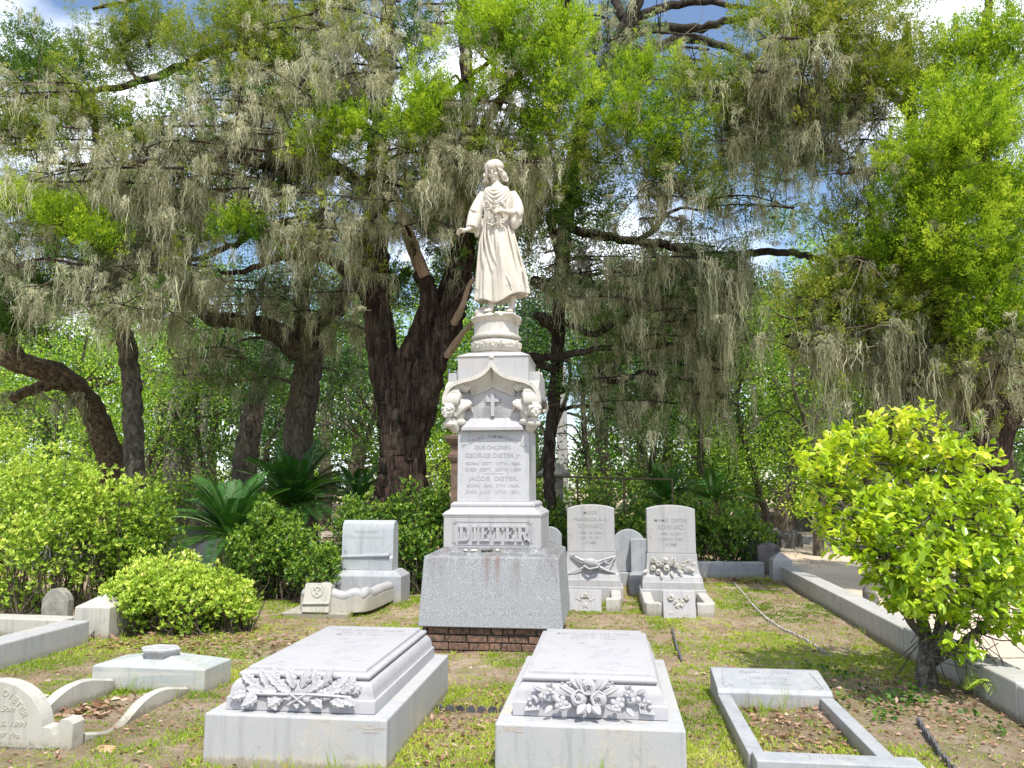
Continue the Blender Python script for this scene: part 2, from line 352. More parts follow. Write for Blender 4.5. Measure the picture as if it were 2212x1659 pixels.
# ------------------------------------------------------------ carved ornament helpers (all local frame: faces look to -y)
def Tm(loc, rot=(0, 0, 0), s=1):
    return Matrix.Translation(Vector(loc)) @ Euler(rot).to_matrix().to_4x4() @ Matrix.Scale(s, 4)
def rose(mb, r, T, seed=0):
    g = np.random.default_rng(seed)
    mb.ball((0, .25*r, 0), (r*.95, r*.5, r*.95), 14, 8, T)
    for k, (R, d, th) in enumerate(((.82, .18, .2), (.56, .36, .17), (.32, .46, .13))):
        t = np.linspace(0, 1, 20); a = t*4.6+k*2.1+g.uniform(0, 3); rr = R*(1-.18*t)*(1+.06*np.sin(5*a))
        P = np.c_[rr*np.cos(a), -(d+.10*np.sin(t*PI)), rr*np.sin(a)]*r
        mb.tube(P, th*r*np.sin(np.clip(t*PI, .35, PI-.35))**.5, 7, T)
    mb.ball((0, -.42*r, 0), (r*.12, r*.1, r*.12), 8, 5, T)
def leaf(mb, Lh, w, T, lobes=0, th=.25, n=14, curl=.25):
    th *= .5; curl *= .75
    """carved leaf that starts at the origin and runs along +z, domed towards -y"""
    t = np.linspace(0, 1, n); wd = np.sin(np.clip(t, .02, .98)**.8*PI)**.7*w/2
    if lobes: wd = wd*(.72+.38*np.abs(np.sin(t*lobes*PI)))+.002
    R = []
    for i in range(n):
        z = t[i]*Lh; b = -curl*Lh*math.sin(t[i]*PI)*.5-.1*Lh*t[i]; a = wd[i]
        R.append([(-a, b+.35*a, z), (-a*.55, b-.12*a, z), (0, b+.10*a, z), (a*.55, b-.12*a, z), (a, b+.35*a, z), (a*.5, b+.5*a+th*w*.3, z), (0, b+.5*a+th*w*.4, z), (-a*.5, b+.5*a+th*w*.3, z)])
    mb.rings(R, T=T)
def flower(mb, r, T, k=5):
    for i in range(k):
        a = 2*PI*i/k
        mb.ball((.55*r*math.cos(a), -.1*r, .55*r*math.sin(a)), (.42*r, .22*r, .36*r), 9, 6, T, rot=(0, -a, 0))
    mb.tube([(.26*r*math.cos(a), -.3*r, .26*r*math.sin(a)) for a in np.linspace(0, 2*PI, 12)], .1*r, 6, T)
def curve_slab(mb, P0, y0, y1):
    pass

# ------------------------------------------------------------ family monument
mon = thing('family_monument', 'tall white marble monument on a grey granite block in the middle of the plot', 'monument', (-1.225, 8.67, 0))
mx, my = -1.225, 8.67
mb = MB(); core = MB(); g = random.Random(3)
for c in range(4):
    z0 = -.06+c*.078; x = -.68 - (.09 if c % 2 else 0)
    while x < .66:
        w = g.choice((.12, .2, .21, .22)) if c % 2 == 0 else g.choice((.21, .22, .12))
        x1 = min(x+w, .68); x0 = max(x, -.68)
        if x1-x0 > .04:
            j = g.uniform(-.008, .008); mb.box(mx+x0+.006, mx+x1-.006, my-.69+j, my-.58, z0+.005, z0+.072)
        x += w
    for sx in (-1, 1):
        y = -.57
        while y < .6: mb.box(mx+sx*.68-.05, mx+sx*.68+(.004*sx), my+y, my+y+.2, z0+.005, z0+.072); y += .212
bo = mb.build('brick_footing', BRICK, mon, bevel=.007)
core.box(mx-.668, mx+.668, my-.672, my+.66, -.06, .25); core.build('mortar', MORT, bo)
MB().rect([(.742, .742, .255), (.738, .738, .30), (.697, .697, .948), (.69, .69, .957), (.53, .53, 1.035)], mx, my).build('granite_block', GRAN, mon, bevel=.01)
nb = MB().rect([(.52, .52, 1.034), (.52, .52, 1.345), (.525, .525, 1.352), (.525, .525, 1.365)], mx-.01, my).build('name_block', MAR, mon, bevel=.005)
mb = MB(); fy = my-.52; cx = mx-.01               # sunk panel border with notched corners
fr = [(-.42, 1.085), (-.39, 1.085), (-.39, 1.065), (.39, 1.065), (.39, 1.085), (.42, 1.085), (.42, 1.285), (.39, 1.285), (.39, 1.305), (-.39, 1.305), (-.39, 1.285), (-.42, 1.285)]
for i in range(12):
    a, b = fr[i], fr[(i+1) % 12]
    mb.box(cx+min(a[0], b[0])-.004, cx+max(a[0], b[0])+.004, fy-.005, fy+.004, min(a[1], b[1])-.004, max(a[1], b[1])+.004)
mb.build('panel_frame', MARC, nb)
def slab_letter(ch, mb, x, z, w, h, y, d=.024):
    t = .29*w; s = .045*h/.17; r = w/2
    def B(a, b, c, e): mb.box(x+a*w, x+b*w, y-d, y+.002, z+c*h, z+e*h)
    def bowl(z0, z1, wmax):
        n = 9; out = []; inn = []; hh = (z1-z0)/2; zc = (z0+z1)/2
        for i in range(n+1):
            a = -PI/2+PI*i/n; q = lambda v: math.copysign(abs(v)**.6, v)
            out.append((x+w*(.38+(wmax-.38)*q(math.cos(a))), z+h*(zc+hh*q(math.sin(a)))))
            inn.append((x+w*(.38+(wmax-.38-.26)*q(math.cos(a))), z+h*(zc+(hh-.13)*q(math.sin(a)))))
        for i in range(n): mb.prism([out[i], out[i+1], inn[i+1], inn[i]], y-d, y+.002)
    if ch == 'I': B(.2, .8, 0, .14); B(.2, .8, .86, 1); B(.34, .66, .14, .86)
    if ch in 'EDR': B(.12, .40, .14, .86); B(0, .42, 0, .14); B(0, .42, .86, 1)
    if ch == 'E': B(.42, .9, 0, .14); B(.42, .9, .86, 1); B(.74, .9, .14, .3); B(.74, .9, .70, .86); B(.4, .66, .43, .57); B(.56, .66, .36, .64)
    if ch == 'T': B(0, 1, .86, 1); B(0, .16, .68, .86); B(.84, 1, .68, .86); B(.35, .65, .12, .86); B(.22, .78, 0, .12)
    if ch == 'D': bowl(0, 1, 1.0)
    if ch == 'R':
        bowl(.42, 1, .95)
        mb.prism([(x+w*.45, z+h*.48), (x+w*.72, z+h*.46), (x+w*.95, z), (x+w*.66, z)], y-d, y+.002); B(.66, 1.05, 0, .12)
mb = MB(); x = cx-.355
for ch, w in zip('DIETER', (.12, .085, .115, .125, .115, .13)):
    slab_letter(ch, mb, x, 1.10, w, .165, fy); x += w+.012
mb.build('name_letters', MARC, nb, bevel=.003)
MB().rect([(.53, .53, 1.366), (.53, .53, 1.385), (.515, .515, 1.392), (.50, .50, 1.41), (.47, .47, 1.425), (.452, .452, 1.445), (.45, .45, 1.455), (.455, .455, 1.465), (.455, .455, 1.485), (.44, .44, 1.495), (.425, .425, 1.51)], mx-.015, my).build('base_moulding', MARC, mon, bevel=.003)
db = MB().rect([(.392, .392, 1.509), (.390, .390, 2.275)], mx-.02, my).build('die_block', marble('die_marble', (.57, .58, .61), (.42, .45, .50), 1.6, .4, .12, low=0), mon, bevel=.006)
mb = MB(); y = my-.39; cx = mx-.02
write_arc(mb, 'IN LOVING REMEMBRANCE OF', cx, 1.62, .575, -.64, .64, y, .036, .004)
for t_, z, h, w in (('OUR CHILDREN.', 2.075, .040, .40), ('GEORGE DIETER Jr.', 1.985, .046, .62), ('BORN  OCT.  15TH  1860.', 1.905, .032, .60), ('DIED  SEPT.  26TH  1889', 1.838, .034, .61), ('JACOB  DIETER.', 1.735, .046, .54), ('BORN  JAN.  5TH  1864.', 1.665, .032, .57), ('DIED  JULY  15TH  1891.', 1.598, .034, .59)):
    write(mb, t_, cx, z, y, h, w, .006)
mb.box(cx-.11, cx+.11, y-.004, y+.002, 1.808, 1.812)
mb.build('inscription', LET, db)
# hooded cap
cap = MB(); cx = mx-.025; U = .000805
cap.rect([(.385, .385, 2.274), (.375, .375, 2.31), (.372, .372, 2.33), (.385, .385, 2.5), (.395, .395, 3.085), (.41, .41, 3.10), (.30, .30, 3.155)], cx, my)
for sx in (-1, 1): cap.box(cx+sx*.45-.062, cx+sx*.45+.062, my-.33, my+.33, 2.66, 2.925)
og = [(690, 640), (655, 700), (600, 770), (520, 830), (420, 868), (320, 890), (200, 925), (110, 975), (55, 1050), (25, 1140), (30, 1215), (75, 1250)]
def zp(p): return ((p[0]-690)*U, 2.28+(1560-p[1])*.000825)
def off(P, d):
    P = np.array(P); t = np.gradient(P, axis=0); t /= np.linalg.norm(t, axis=1)[:, None]; return P+np.c_[-t[:, 1], t[:, 0]]*d
oc = catmull([(*zp(p), 0) for p in og], 4)[:, :2]; oi = off(oc, .042); oi[0] = (0, oc[0][1]-.075); oi[:, 0] = np.minimum(oi[:, 0], 0)
soff = off(oc, .16); soff = np.c_[np.linspace(0, -.33, len(oc)), 2.79-.15*np.linspace(0, 1, len(oc))**.75]
hood = MB()
for q in range(4):
    R = Matrix.Translation((cx, my, 0)) @ Matrix.Rotation(q*PI/2, 4, 'Z')
    oc_, oi_ = (oc, oi) if q % 2 == 0 else (np.c_[oc[:, 0], np.minimum(oc[:, 1], 2.955-.0*oc[:, 0])], np.c_[oi[:, 0], np.minimum(oi[:, 1], 2.90)])
    for sx in (1, -1):
        S = R @ Matrix.Diagonal((sx, 1 if q % 2 == 0 else .955, 1, 1)).to_4x4()
        n = len(oc); V = []; Fq = []
        for i in range(n):
            yb = -.37; V += [(oc_[i][0], -.535, oc_[i][1]), (oi_[i][0], -.535, oi_[i][1]), (oi_[i][0], -.43, oi_[i][1]-.0), (oc_[i][0], yb, oc_[i][1])]
        for i in range(n-1):
            a = 4*i; b = a+4
            for k in range(4): Fq.append((a+k, a+(k+1) % 4, b+(k+1) % 4, b+k) if sx > 0 else (b+k, b+(k+1) % 4, a+(k+1) % 4, a+k))
        Fq += [(4*n-1, 4*n-2, 4*n-3, 4*n-4)]
        hood.add(V, Fq, S)
        V = []; Fq = []; m = int(n*.62)
        for i in range(m): V += [(oi[i][0], -.50, oi[i][1]+.01), (soff[i][0]*1.25, -.43, soff[i][1]+.03), (soff[i][0]*1.25, -.40, soff[i][1]-.01), (soff[i][0]*1.25, -.415, soff[i][1]-.035), (soff[i][0]*1.25, -.38, soff[i][1]-.05)]
        for i in range(m-1):
            for k in range(4): a = 5*i+k; Fq.append((a, a+1, a+6, a+5) if sx > 0 else (a+5, a+6, a+1, a))
        hood.add(V, Fq, S)
    if q % 2 == 0: hood.ball((0, -.515, zp((690, 610))[1]), (.03, .03, .033), 12, 8, R)
capo = cap.build('cap_block', MAR, mon, bevel=.006)
hood.build('arched_hood', CHE, capo, smooth=35)
mb = MB(); T0 = Matrix.Translation((cx, my-.386, 0))
mb.box(-.021, .021, -.03, .01, 2.43, 2.69, T0); mb.box(-.072, .072, -.027, .01, 2.585, 2.625, T0)
for k in range(26):
    a = -1.25+2.5*k/25; r0, r1 = .05, .19+.05*(k % 2); c_, s_ = math.cos(a), math.sin(a)
    for sg in (1, -1):
        if sg > 0 and abs(a) < .5: continue
        mb.tube([(r0*s_, -.002, 2.56+sg*r0*c_), (r1*s_, .004, 2.56+sg*r1*c_*.8)], [.004, .0035], 4, T0)
mb.rings([[(-.34, -.07, 2.275), (.34, -.07, 2.275), (.34, .02, 2.275), (-.34, .02, 2.275)], [(-.335, -.07, 2.31), (.335, -.07, 2.31), (.335, .02, 2.31), (-.335, .02, 2.31)], [(-.31, -.04, 2.335), (.31, -.04, 2.335), (.31, .02, 2.335), (-.31, .02, 2.335)], [(-.27, 0.0, 2.41), (.27, 0.0, 2.41), (.27, .02, 2.41), (-.27, .02, 2.41)]], T=T0)
mb.build('cross_relief', MARC, capo, bevel=.003)
def cherub(mb, T):
    mb.ball((0, -.02, 0), (.062, .07, .078), 14, 10, T); mb.ball((0, -.045, -.035), (.05, .045, .04), 12, 8, T)
    for sx in (-1, 1):
        mb.ball((sx*.032, -.068, -.022), (.022, .02, .02), 8, 6, T); mb.ball((sx*.023, -.083, .006), (.010, .006, .006), 8, 5, T)
        mb.ball((sx*.062, -.02, -.005), (.010, .016, .02), 7, 5, T)
        mb.tube([(sx*.01, -.086, .024), (sx*.026, -.088, .03), (sx*.042, -.076, .022)], .006, 5, T)
    mb.ball((0, -.097, -.012), (.010, .014, .014), 8, 6, T); mb.ball((0, -.088, -.038), (.018, .008, .005), 8, 5, T); mb.ball((0, -.08, -.062), (.018, .014, .012), 8, 5, T)
    g = random.Random(5)
    for i in range(44):
        a = g.uniform(0, 2*PI); e = g.uniform(.12, 1.5)
        mb.ball((.066*math.cos(a)*math.cos(e), -.015+.072*math.sin(a)*math.cos(e) if math.sin(a) > -.5 else -.015-.06*math.cos(e), .078*math.sin(e)+.004), .014+g.random()*.008, 7, 5, T)
    mb.ball((0, .0, -.09), (.035, .04, .04), 10, 6, T)
    mb.ball((0, .01, -.135), (.075, .05, .04), 10, 6, T)
for sx in (-1, 1):
    mb = MB(); T = Tm((cx+sx*.465, my-.50, 2.475), (math.radians(-4), 0, sx*math.radians(18)))
    cherub(mb, T)
    mb.tube([(cx+sx*.47, my-.44, 2.40), (cx+sx*.435, my-.42, 2.34), (cx+sx*.40, my-.38, 2.285)], [.06, .065, .055], 12)
    mb.ball((cx+sx*.36, my-.42, 2.37), (.07, .04, .045), 10, 6)
    co = mb.build('cherub_head', CHE, capo); remesh(co, .005, 1)
    mb = MB()
    for k in range(7):                              # folded wing of overlapping feathers
        t = k/6; bx = cx+sx*(.40-.02*k); bz = 2.43+.02*k
        P = catmull([(bx, my-.45, bz), (bx-sx*(.01+.03*t), my-.455, 2.52+.035*t), (cx+sx*(.33-.05*t), my-.42, 2.58+.02*(1-t)+.01), (cx+sx*(.245-.03*t), my-.40, 2.60-.035*k*.6)], 4)
        mb.tube(P, np.r_[np.linspace(.034, .026, len(P)-3), .02, .014, .008], 7)
    mb.build('wing', CHE, co, smooth=50)
    mb = MB(); sc0 = (cx+sx*.41, my-.49, 2.655)
    a = np.linspace(.3, 2.2*PI, 26); r = .078*(1-.72*np.linspace(0, 1, 26)); mb.tube(np.c_[sc0[0]+sx*r*np.cos(a), np.full(26, sc0[1])-.02*np.linspace(0, 1, 26), sc0[2]-r*np.sin(a)], np.linspace(.034, .014, 26), 8)
    for k in range(5): leaf(mb, .10, .05, Tm((cx+sx*(.37-.015*k), my-.45, 2.70), (.4, -sx*(.2+.35*k-.6), 0)), 3)
    mb.ball((cx+sx*.40, my-.40, 2.61), (.085, .075, .13), 14, 9); mb.ball((cx+sx*.37, my-.40, 2.46), (.07, .06, .10), 14, 9)
    mb.build('scroll_leaf', CHE, capo, smooth=50)
# round pedestal
dx, dy = mx-.045, my
dr = MB().lathe([(.28, 3.15), (.285, 3.165), (.24, 3.175), (.235, 3.185)], 48, dx, dy)
dr.lathe([(.225, 3.18), (.262, 3.20), (.283, 3.24), (.285, 3.29), (.262, 3.325), (.245, 3.335), (.27, 3.34), (.288, 3.355), (.29, 3.375), (.275, 3.385), (.262, 3.39), (.258, 3.40), (.258, 3.53)], 56, dx, dy)
pd = dr.build('round_pedestal', CHE, mon, smooth=40)
mb = MB(); g = random.Random(9)
for i in range(16):
    a = 2*PI*i/16; T = Tm((dx+.272*math.sin(a), dy-.272*math.cos(a), 3.265), (0, 0, a))
    for k in range(5): mb.ball((g.uniform(-.03, .03), g.uniform(-.012, .0), g.uniform(-.03, .04)), g.uniform(.012, .02), 7, 5, T)
    for k in range(3): leaf(mb, .06, .035, T @ Tm((0, .0, -.02), (.2, -1+k+g.uniform(-.2, .2), 0)), 2)
mb.build('flower_garland', MARS, pd, smooth=60)
# small stones left on the granite ledge
for i, (px, r, nm) in enumerate(((318/1.3, .022, 'white pebble with brown speck'), (0, 0, 0),)): pass
for px, rx, ry_, lb in ((318, .02, .012, 'small whitish stone, leftmost of those left on the granite ledge under the name'), (362, .04, .010, 'flat whitish stone, second from the left on the granite ledge under the name'), (418, .038, .014, 'long dark stone on the granite ledge, third from the left'), (450, .03, .017, 'round dark stone on the granite ledge, fourth from the left'), (488, .018, .015, 'tiny pale pebble, rightmost of those on the granite ledge')):
    p = W((1600+.7353*px)*.5486, (1380+.7353*1078)*.5486, 8.07); m_ = stone('pebble', (.5, .48, .44), (.75, .72, .66)) if 'dark' not in lb else DARKS
    b = MB(); b.ball((p[0], p[1], 1.0+ry_), (rx, .02, ry_), 10, 7, rot=(.0, random.uniform(-.1, .1), .3)); o = b.build('ledge_stone', m_, None, smooth=70); tag(o, lb, 'stone', 'stones left on the granite ledge')

# ------------------------------------------------------------ statue
stt = thing('statue', 'weathered marble statue of a robed girl holding flowers, standing on the tall monument', 'statue', (-1.285, 8.67, 3.53))
sx0, sy0, sz0 = -1.285, 8.67, 3.60
KX, KZ = .00148, .00154
def S(zx, zy, y=0): return ((zx-425)*KX+sx0, sy0+y, (1300-zy)*KZ+sz0+.03)
rk = MB()
g = random.Random(2)
rk.lathe([(.20, 3.50), (.265, 3.53), (.28, 3.56), (.30, 3.585), (.27, 3.60), (.2, 3.615), (.05, 3.62)], 40, dx, dy)
for i in range(34):
    a = g.uniform(0, 2*PI); r = g.uniform(.17, .25); rk.ball((dx+r*math.cos(a), dy+r*math.sin(a), 3.585+g.uniform(-.01, .03)), (g.uniform(.04, .09), g.uniform(.04, .07), g.uniform(.012, .03)), 9, 6, rot=(0, g.uniform(-.3, .3), g.uniform(0, 3)))
for k in range(5):
    rk.tube([(dx+.02+.02*k, dy-.25, 3.62), (dx+.14+.02*k, dy-.27, 3.60), (dx+.24+.012*k, dy-.17, 3.57), (dx+.27, dy-.1, 3.50)], .014, 6)
rk.ball((dx-.17, dy+.02, 3.66), (.10, .1, .07), 10, 8, rot=(0, .4, 0)); rk.ball((dx-.13, dy+.06, 3.72), (.08, .1, .05), 10, 8)
remesh(rk.build('rocky_base', MARS, stt), .008, 1)
bd = MB()
# robe: rings from shoulders to hem (zy, x centre, half width, depth half, y centre, fold amplitude)
rows = [(262, 437, 42, .070, .01, 0), (285, 440, 60, .080, .01, .0), (300, 441, 84, .092, .01, 0), (322, 443, 104, .105, .01, .01), (360, 446, 114, .120, .0, .02), (420, 446, 116, .135, -.01, .03), (470, 446, 112, .135, -.01, .04), (520, 446, 114, .133, -.01, .035),
        (570, 444, 118, .138, -.005, .035), (640, 444, 130, .150, .0, .04), (720, 446, 145, .165, .0, .045), (800, 452, 159, .175, 0, .055), (880, 458, 172, .185, 0, .065), (960, 466, 188, .195, .0, .09), (1050, 472, 198, .205, .0, .095), (1120, 478, 206, .21, .0, .10), (1148, 480, 208, .21, 0, .10), (1152, 478, 186, .19, 0, .10), (1130, 476, 120, .12, 0, .1)]
n = 120; t = np.arange(n)*2*PI/n; R = []
for zy, xc, hw, dp, yc, fa in rows:
    k = (zy-520)/650.
    f = 1+fa*(np.abs(np.sin(4.5*t+1.1*k+1))*1.3-.8+np.abs(np.sin(7.5*t-1.6*k))*.9-.5+np.sin(19*t+2.5*k+2)*.35)
    front = np.clip(-np.sin(t), 0, 1)
    c = np.array(S(xc, zy, yc)); x = np.cos(t)*hw*KX*f; y = np.sin(t)*dp*f
    # forward knee on the picture's right side
    y -= .05*np.exp(-((np.cos(t)-.25)/.28)**2)*front*math.exp(-((zy-830)/170)**2)
    sway = 0
    zoff = np.zeros(n)
    if zy > 1060: zoff = -(.105*np.exp(-((np.cos(t)+.1)/.5)**2)*(.4+.6*front)+.05*np.clip(-np.cos(t), 0, 1)-.02*np.clip(np.cos(t), 0, 1))*min(1, (zy-1060)/60)
    R.append(np.c_[c[0]+x, c[1]+y, c[2]+zoff])
bd.rings(R)
def tb(P, r, n=9, m=5): P = catmull(P, m); bd.tube(P, np.interp(np.linspace(0, 1, len(P)), np.linspace(0, 1, len(r)), r) if hasattr(r, '__len__') else r, n)
# neckline drapery: stacked swags
for k, (w_, zz, dep) in enumerate(((62, 318, 34), (78, 322, 62), (92, 330, 92), (100, 345, 122), (104, 370, 140))):
    tb([S(440-w_, zz-25, -.06), S(440-w_*.6, zz+dep*.45, -.125), S(432, zz+dep*.8, -.152), S(440+w_*.6, zz+dep*.4, -.125), S(440+w_, zz-25, -.06)], [.010, .017, .02, .017, .010], 8)
for k in range(7):                                   # bodice folds to the waist
    xx = 350+22*k; tb([S(xx, 410+6*abs(k-4), -.125+.004*(k-4)**2*.6), S(xx+6*(4-k)*.6, 470, -.140+.003*(k-4)**2), S(445+(xx-445)*.9, 530, -.132+.003*(k-4)**2)], [.005, .009, .006], 7)
# long skirt folds
for x0, x1, x2, x3, yy in ((340, 312, 296, 285, -.05), (352, 335, 345, 395, -.12), (362, 360, 395, 470, -.15), (378, 392, 440, 540, -.165), (436, 446, 475, 575, -.17), (446, 452, 462, 480, -.17), (520, 560, 600, 640, -.12), (545, 590, 640, 682, -.05)):
    tb([S(x0, 560, yy+.02), S(x1, 720, yy-.02), S(x2, 900, yy-.03), S(x3, 1100, yy-.035)], [.006, .014, .016, .012], 8)
# arms: picture-left arm reaches down and out, with a wide sleeve
tb([S(335, 335, .0), S(300, 410, -.02), S(272, 490, -.05), S(262, 560, -.09), S(250, 640, -.14)], [.062, .074, .082, .085, .072], 16, 4)
tb([S(300, 540, -.03), S(290, 620, -.05), S(282, 690, -.07)], [.05, .055, .02], 12)
for k in range(4): tb([S(235+8*k, 470+35*k, -.10), S(268, 500+38*k, -.16), S(310, 500+30*k, -.10)], .010, 6)
tb([S(262, 610, -.12), S(235, 645, -.17), S(212, 660, -.20)], [.036, .030, .024], 12, 4)
# its hand: palm, four fingers of unequal length, thumb
h0 = np.array(S(198, 668, -.215)); bd.ball(h0, (.042, .030, .026), 12, 8, rot=(0, -.35, .3))
for k, (L_, dz) in enumerate(((.052, .012), (.060, .003), (.056, -.007), (.045, -.016))):
    a = h0+np.array([-.030, -.012+.009*k, dz]); b = a+np.array([-L_*.62, -.012, -.012]); c = b+np.array([-L_*.35, .004, -.024]); tb([a, b, c], [.011, .010, .007], 8, 3)
tb([h0+np.array([-.005, -.02, .015]), h0+np.array([-.03, -.042, .012]), h0+np.array([-.052, -.045, -.004])], [.012, .010, .008], 8, 3)
# picture-right arm bent across to the flowers
tb([S(553, 340, .0), S(590, 420, -.01), S(605, 500, -.05), S(585, 540, -.11)], [.062, .072, .078, .070], 16, 4)
tb([S(600, 500, -.05), S(570, 525, -.14), S(535, 528, -.18), S(505, 520, -.195)], [.055, .044, .032, .026], 12, 4)
tb([S(605, 520, -.03), S(600, 580, -.05), S(580, 640, -.07)], [.06, .062, .02], 12)
tb([S(580, 530, -.10), S(575, 590, -.11), S(572, 640, -.10)], [.045, .04, .015], 10)
for k in range(3): tb([S(560, 470+30*k, -.13), S(600, 490+32*k, -.13), S(628, 470+30*k, -.06)], .010, 6)
h1 = np.array(S(488, 520, -.205)); bd.ball(h1, (.042, .022, .034), 12, 8, rot=(0, .25, .2))
for k, (L_, dz) in enumerate(((.05, .024), (.062, .010), (.060, -.006), (.048, -.02))):
    a = h1+np.array([-.028, -.008, dz]); b = a+np.array([-L_*.55, -.014, -.008]); c = b+np.array([-L_*.40, .014, -.018]); tb([a, b, c], [.0115, .0105, .0075], 8, 3)
tb([h1+np.array([.0, -.01, .028]), h1+np.array([-.025, -.016, .045]), h1+np.array([-.048, -.01, .05])], [.012, .010, .008], 8, 3)
# neck, head tipped down and to the picture's left
tb([S(440, 290, .01), S(430, 245, .0), S(424, 215, -.01)], [.062, .048, .052], 14, 3)
hc = S(416, 165, -.01); HT = Tm(hc, (math.radians(16), math.radians(-5), math.radians(-10)))
bd.ball((0, .012, .012), (.072, .090, .103), 20, 14, HT); bd.ball((0, -.028, -.045), (.058, .058, .062), 16, 10, HT)
bd.ball((0, -.078, -.092), (.020, .016, .016), 10, 7, HT)
bd.tube([(0, -.086, .022), (0, -.100, -.005), (0, -.107, -.024)], [.007, .010, .013], 8, HT)
for sx in (-1, 1):
    bd.ball((sx*.010, -.096, -.028), (.007, .006, .006), 7, 5, HT)
    bd.ball((sx*.032, -.068, -.034), (.026, .022, .024), 10, 7, HT)
    bd.ball((sx*.027, -.080, .006), (.015, .008, .008), 9, 6, HT)
    bd.tube([(sx*.010, -.088, .022), (sx*.028, -.091, .030), (sx*.048, -.076, .022)], [.005, .006, .004], 6, HT)
bd.ball((0, -.089, -.054), (.019, .010, .0045), 9, 5, HT); bd.ball((0, -.087, -.065), (.015, .010, .005), 9, 5, HT)
# feet
for xx, yy, rz in ((398, -.14, -.25), (555, -.09, .35)):
    tb([S(xx+8, 1150, yy+.08), S(xx+6, 1215, yy+.07), S(xx, 1262, yy+.045)], [.045, .038, .036], 10, 3)
    f0 = np.array(S(xx-8, 1278, yy-.02)); TT = Tm(f0, (math.radians(8), 0, rz)); bd.ball((0, .01, 0), (.038, .085, .026), 12, 8, TT)
    for k in range(5): bd.ball((-.028+.014*k, -.078+.008*abs(k-1), -.008), (.010-.001*k, .020, .010), 8, 6, TT)
body = bd.build('body', MARS, stt); remesh(body, .0062, 2)
hr = MB(); g = random.Random(11)
hr.ball((0, .03, .03), (.084, .086, .088), 16, 12, HT)
for sx in (-1, 1):
    for k in range(17):
        a = g.uniform(.15, 1.9); x0 = sx*(.054+.024*g.random()); y0 = -.06+.10*g.random(); ln = g.uniform(.10, .155)
        P = [(x0*.75, y0, .055), (x0*1.08, y0-.004, .015)]
        for q in range(1, 8): P.append((x0*1.15+sx*.026*math.sin(q*1.5+a*3)+sx*.006*q, y0+.015*math.cos(q*1.5+a*3)+.004*q, .015-ln*q/7))
        hr.tube(catmull(P, 3), .0125, 7, HT)
for k in range(12):
    hr.tube(catmull([(-.07+.0126*k, -.068+.02*abs(k-5.5)/5.5, .066), (-.078+.0138*k, -.085+.03*abs(k-5.5)/5.5, .050), (-.084+.0150*k, -.072+.03*abs(k-5.5)/5.5, .036)], 3), .010, 6, HT)
remesh(hr.build('hair', MARS, body), .006, 1)
cp = MB()
R = []
for r, z in ((.088, .030), (.104, .034), (.114, .048), (.115, .072), (.108, .10), (.090, .128), (.06, .148), (.02, .157)):
    tt = np.arange(48)*2*PI/48; q = 1+.035*np.sin(7*tt+z*20)+.02*np.sin(12*tt); R.append(np.c_[r*q*np.cos(tt), .02+r*q*np.sin(tt)*.98, np.full(48, z-.006)])
cp.rings(R, T=HT); cp.build('head_covering', MARS, body, smooth=70)
bq = MB(); g = random.Random(21)
rose(bq, .034, Tm(S(490, 468, -.215), (.2, 0, 0)), 1); rose(bq, .024, Tm(S(445, 490, -.215)), 2); rose(bq, .022, Tm(S(408, 498, -.2)), 3)
rose(bq, .024, Tm(S(420, 600, -.19)), 4); flower(bq, .032, Tm(S(470, 618, -.20))); flower(bq, .030, Tm(S(505, 600, -.20))); rose(bq, .02, Tm(S(395, 575, -.18)), 5)
for i in range(26):
    px, py = (g.uniform(345, 545), g.uniform(445, 520)) if i < 16 else (g.uniform(385, 525), g.uniform(570, 640))
    leaf(bq, .055, .026, Tm(S(px, py, -.185), (g.uniform(.2, .9), g.uniform(-3, 3), 0)), 2)
for i in range(24):
    px, py = (g.uniform(345, 545), g.uniform(440, 520)) if i < 14 else (g.uniform(385, 525), g.uniform(565, 645)); bq.ball(S(px, py, -.205), g.uniform(.008, .015), 7, 5)
for k in range(5): bq.tube([S(430+8*k, 500, -.19), S(420+14*k, 560, -.20), S(405+24*k, 620, -.17)], .006, 5)
bq.build('bouquet', MARS, stt, smooth=60)

# ------------------------------------------------------------ ledger tombs in front
def ledger(x0, x1, y0, y1, lx0, lx1, ly0, ly1, zt, label, zp_=.302):
    t = thing('ledger_tomb', label, 'tomb', ((x0+x1)/2, (y0+y1)/2, 0))
    cx, cy = (x0+x1)/2, (y0+y1)/2; hx, hy = (x1-x0)/2, (y1-y0)/2
    MB().rect([(hx, hy, -.08), (hx, hy, zp_)], cx, cy).build('plinth', MARP, t, bevel=.012)
    cx, cy = (lx0+lx1)/2, (ly0+ly1)/2; hx, hy = (lx1-lx0)/2, (ly1-ly0)/2; z = zp_+.003; k = (zt-z)/.235
    prof = [(0, 0), (0, .072), (.004, .076), (.012, .077), (.014, .086), (.016, .09)]
    for a in np.linspace(0, PI/2, 7)[1:]: prof.append((.016+.055*(1-math.cos(a)) , .09+.085*math.sin(a)))
    prof = prof[:-1]+[(.072, .172), (.072, .178)]
    for a in np.linspace(-PI/2, PI/2, 9): prof.append((.068-.016*math.cos(a), .196+.016*math.sin(a)))
    prof += [(.092, .213), (.092, .216), (.094, .232), (.098, .235)]
    lid = MB().rect([(hx-d, hy-d, z+h*k) for d, h in prof], cx, cy).build('lid', MARC, t, bevel=.002, smooth=50)
    return t, lid, (cx, cy, hx, hy, z, k)
def leaf_T(x, y, z, ang, tilt, s=1): return Tm((x, y+(z-zm)*.55, z), (-.42, 0, 0)) @ Tm((0, 0, 0), (tilt, ang, 0), s*.86)
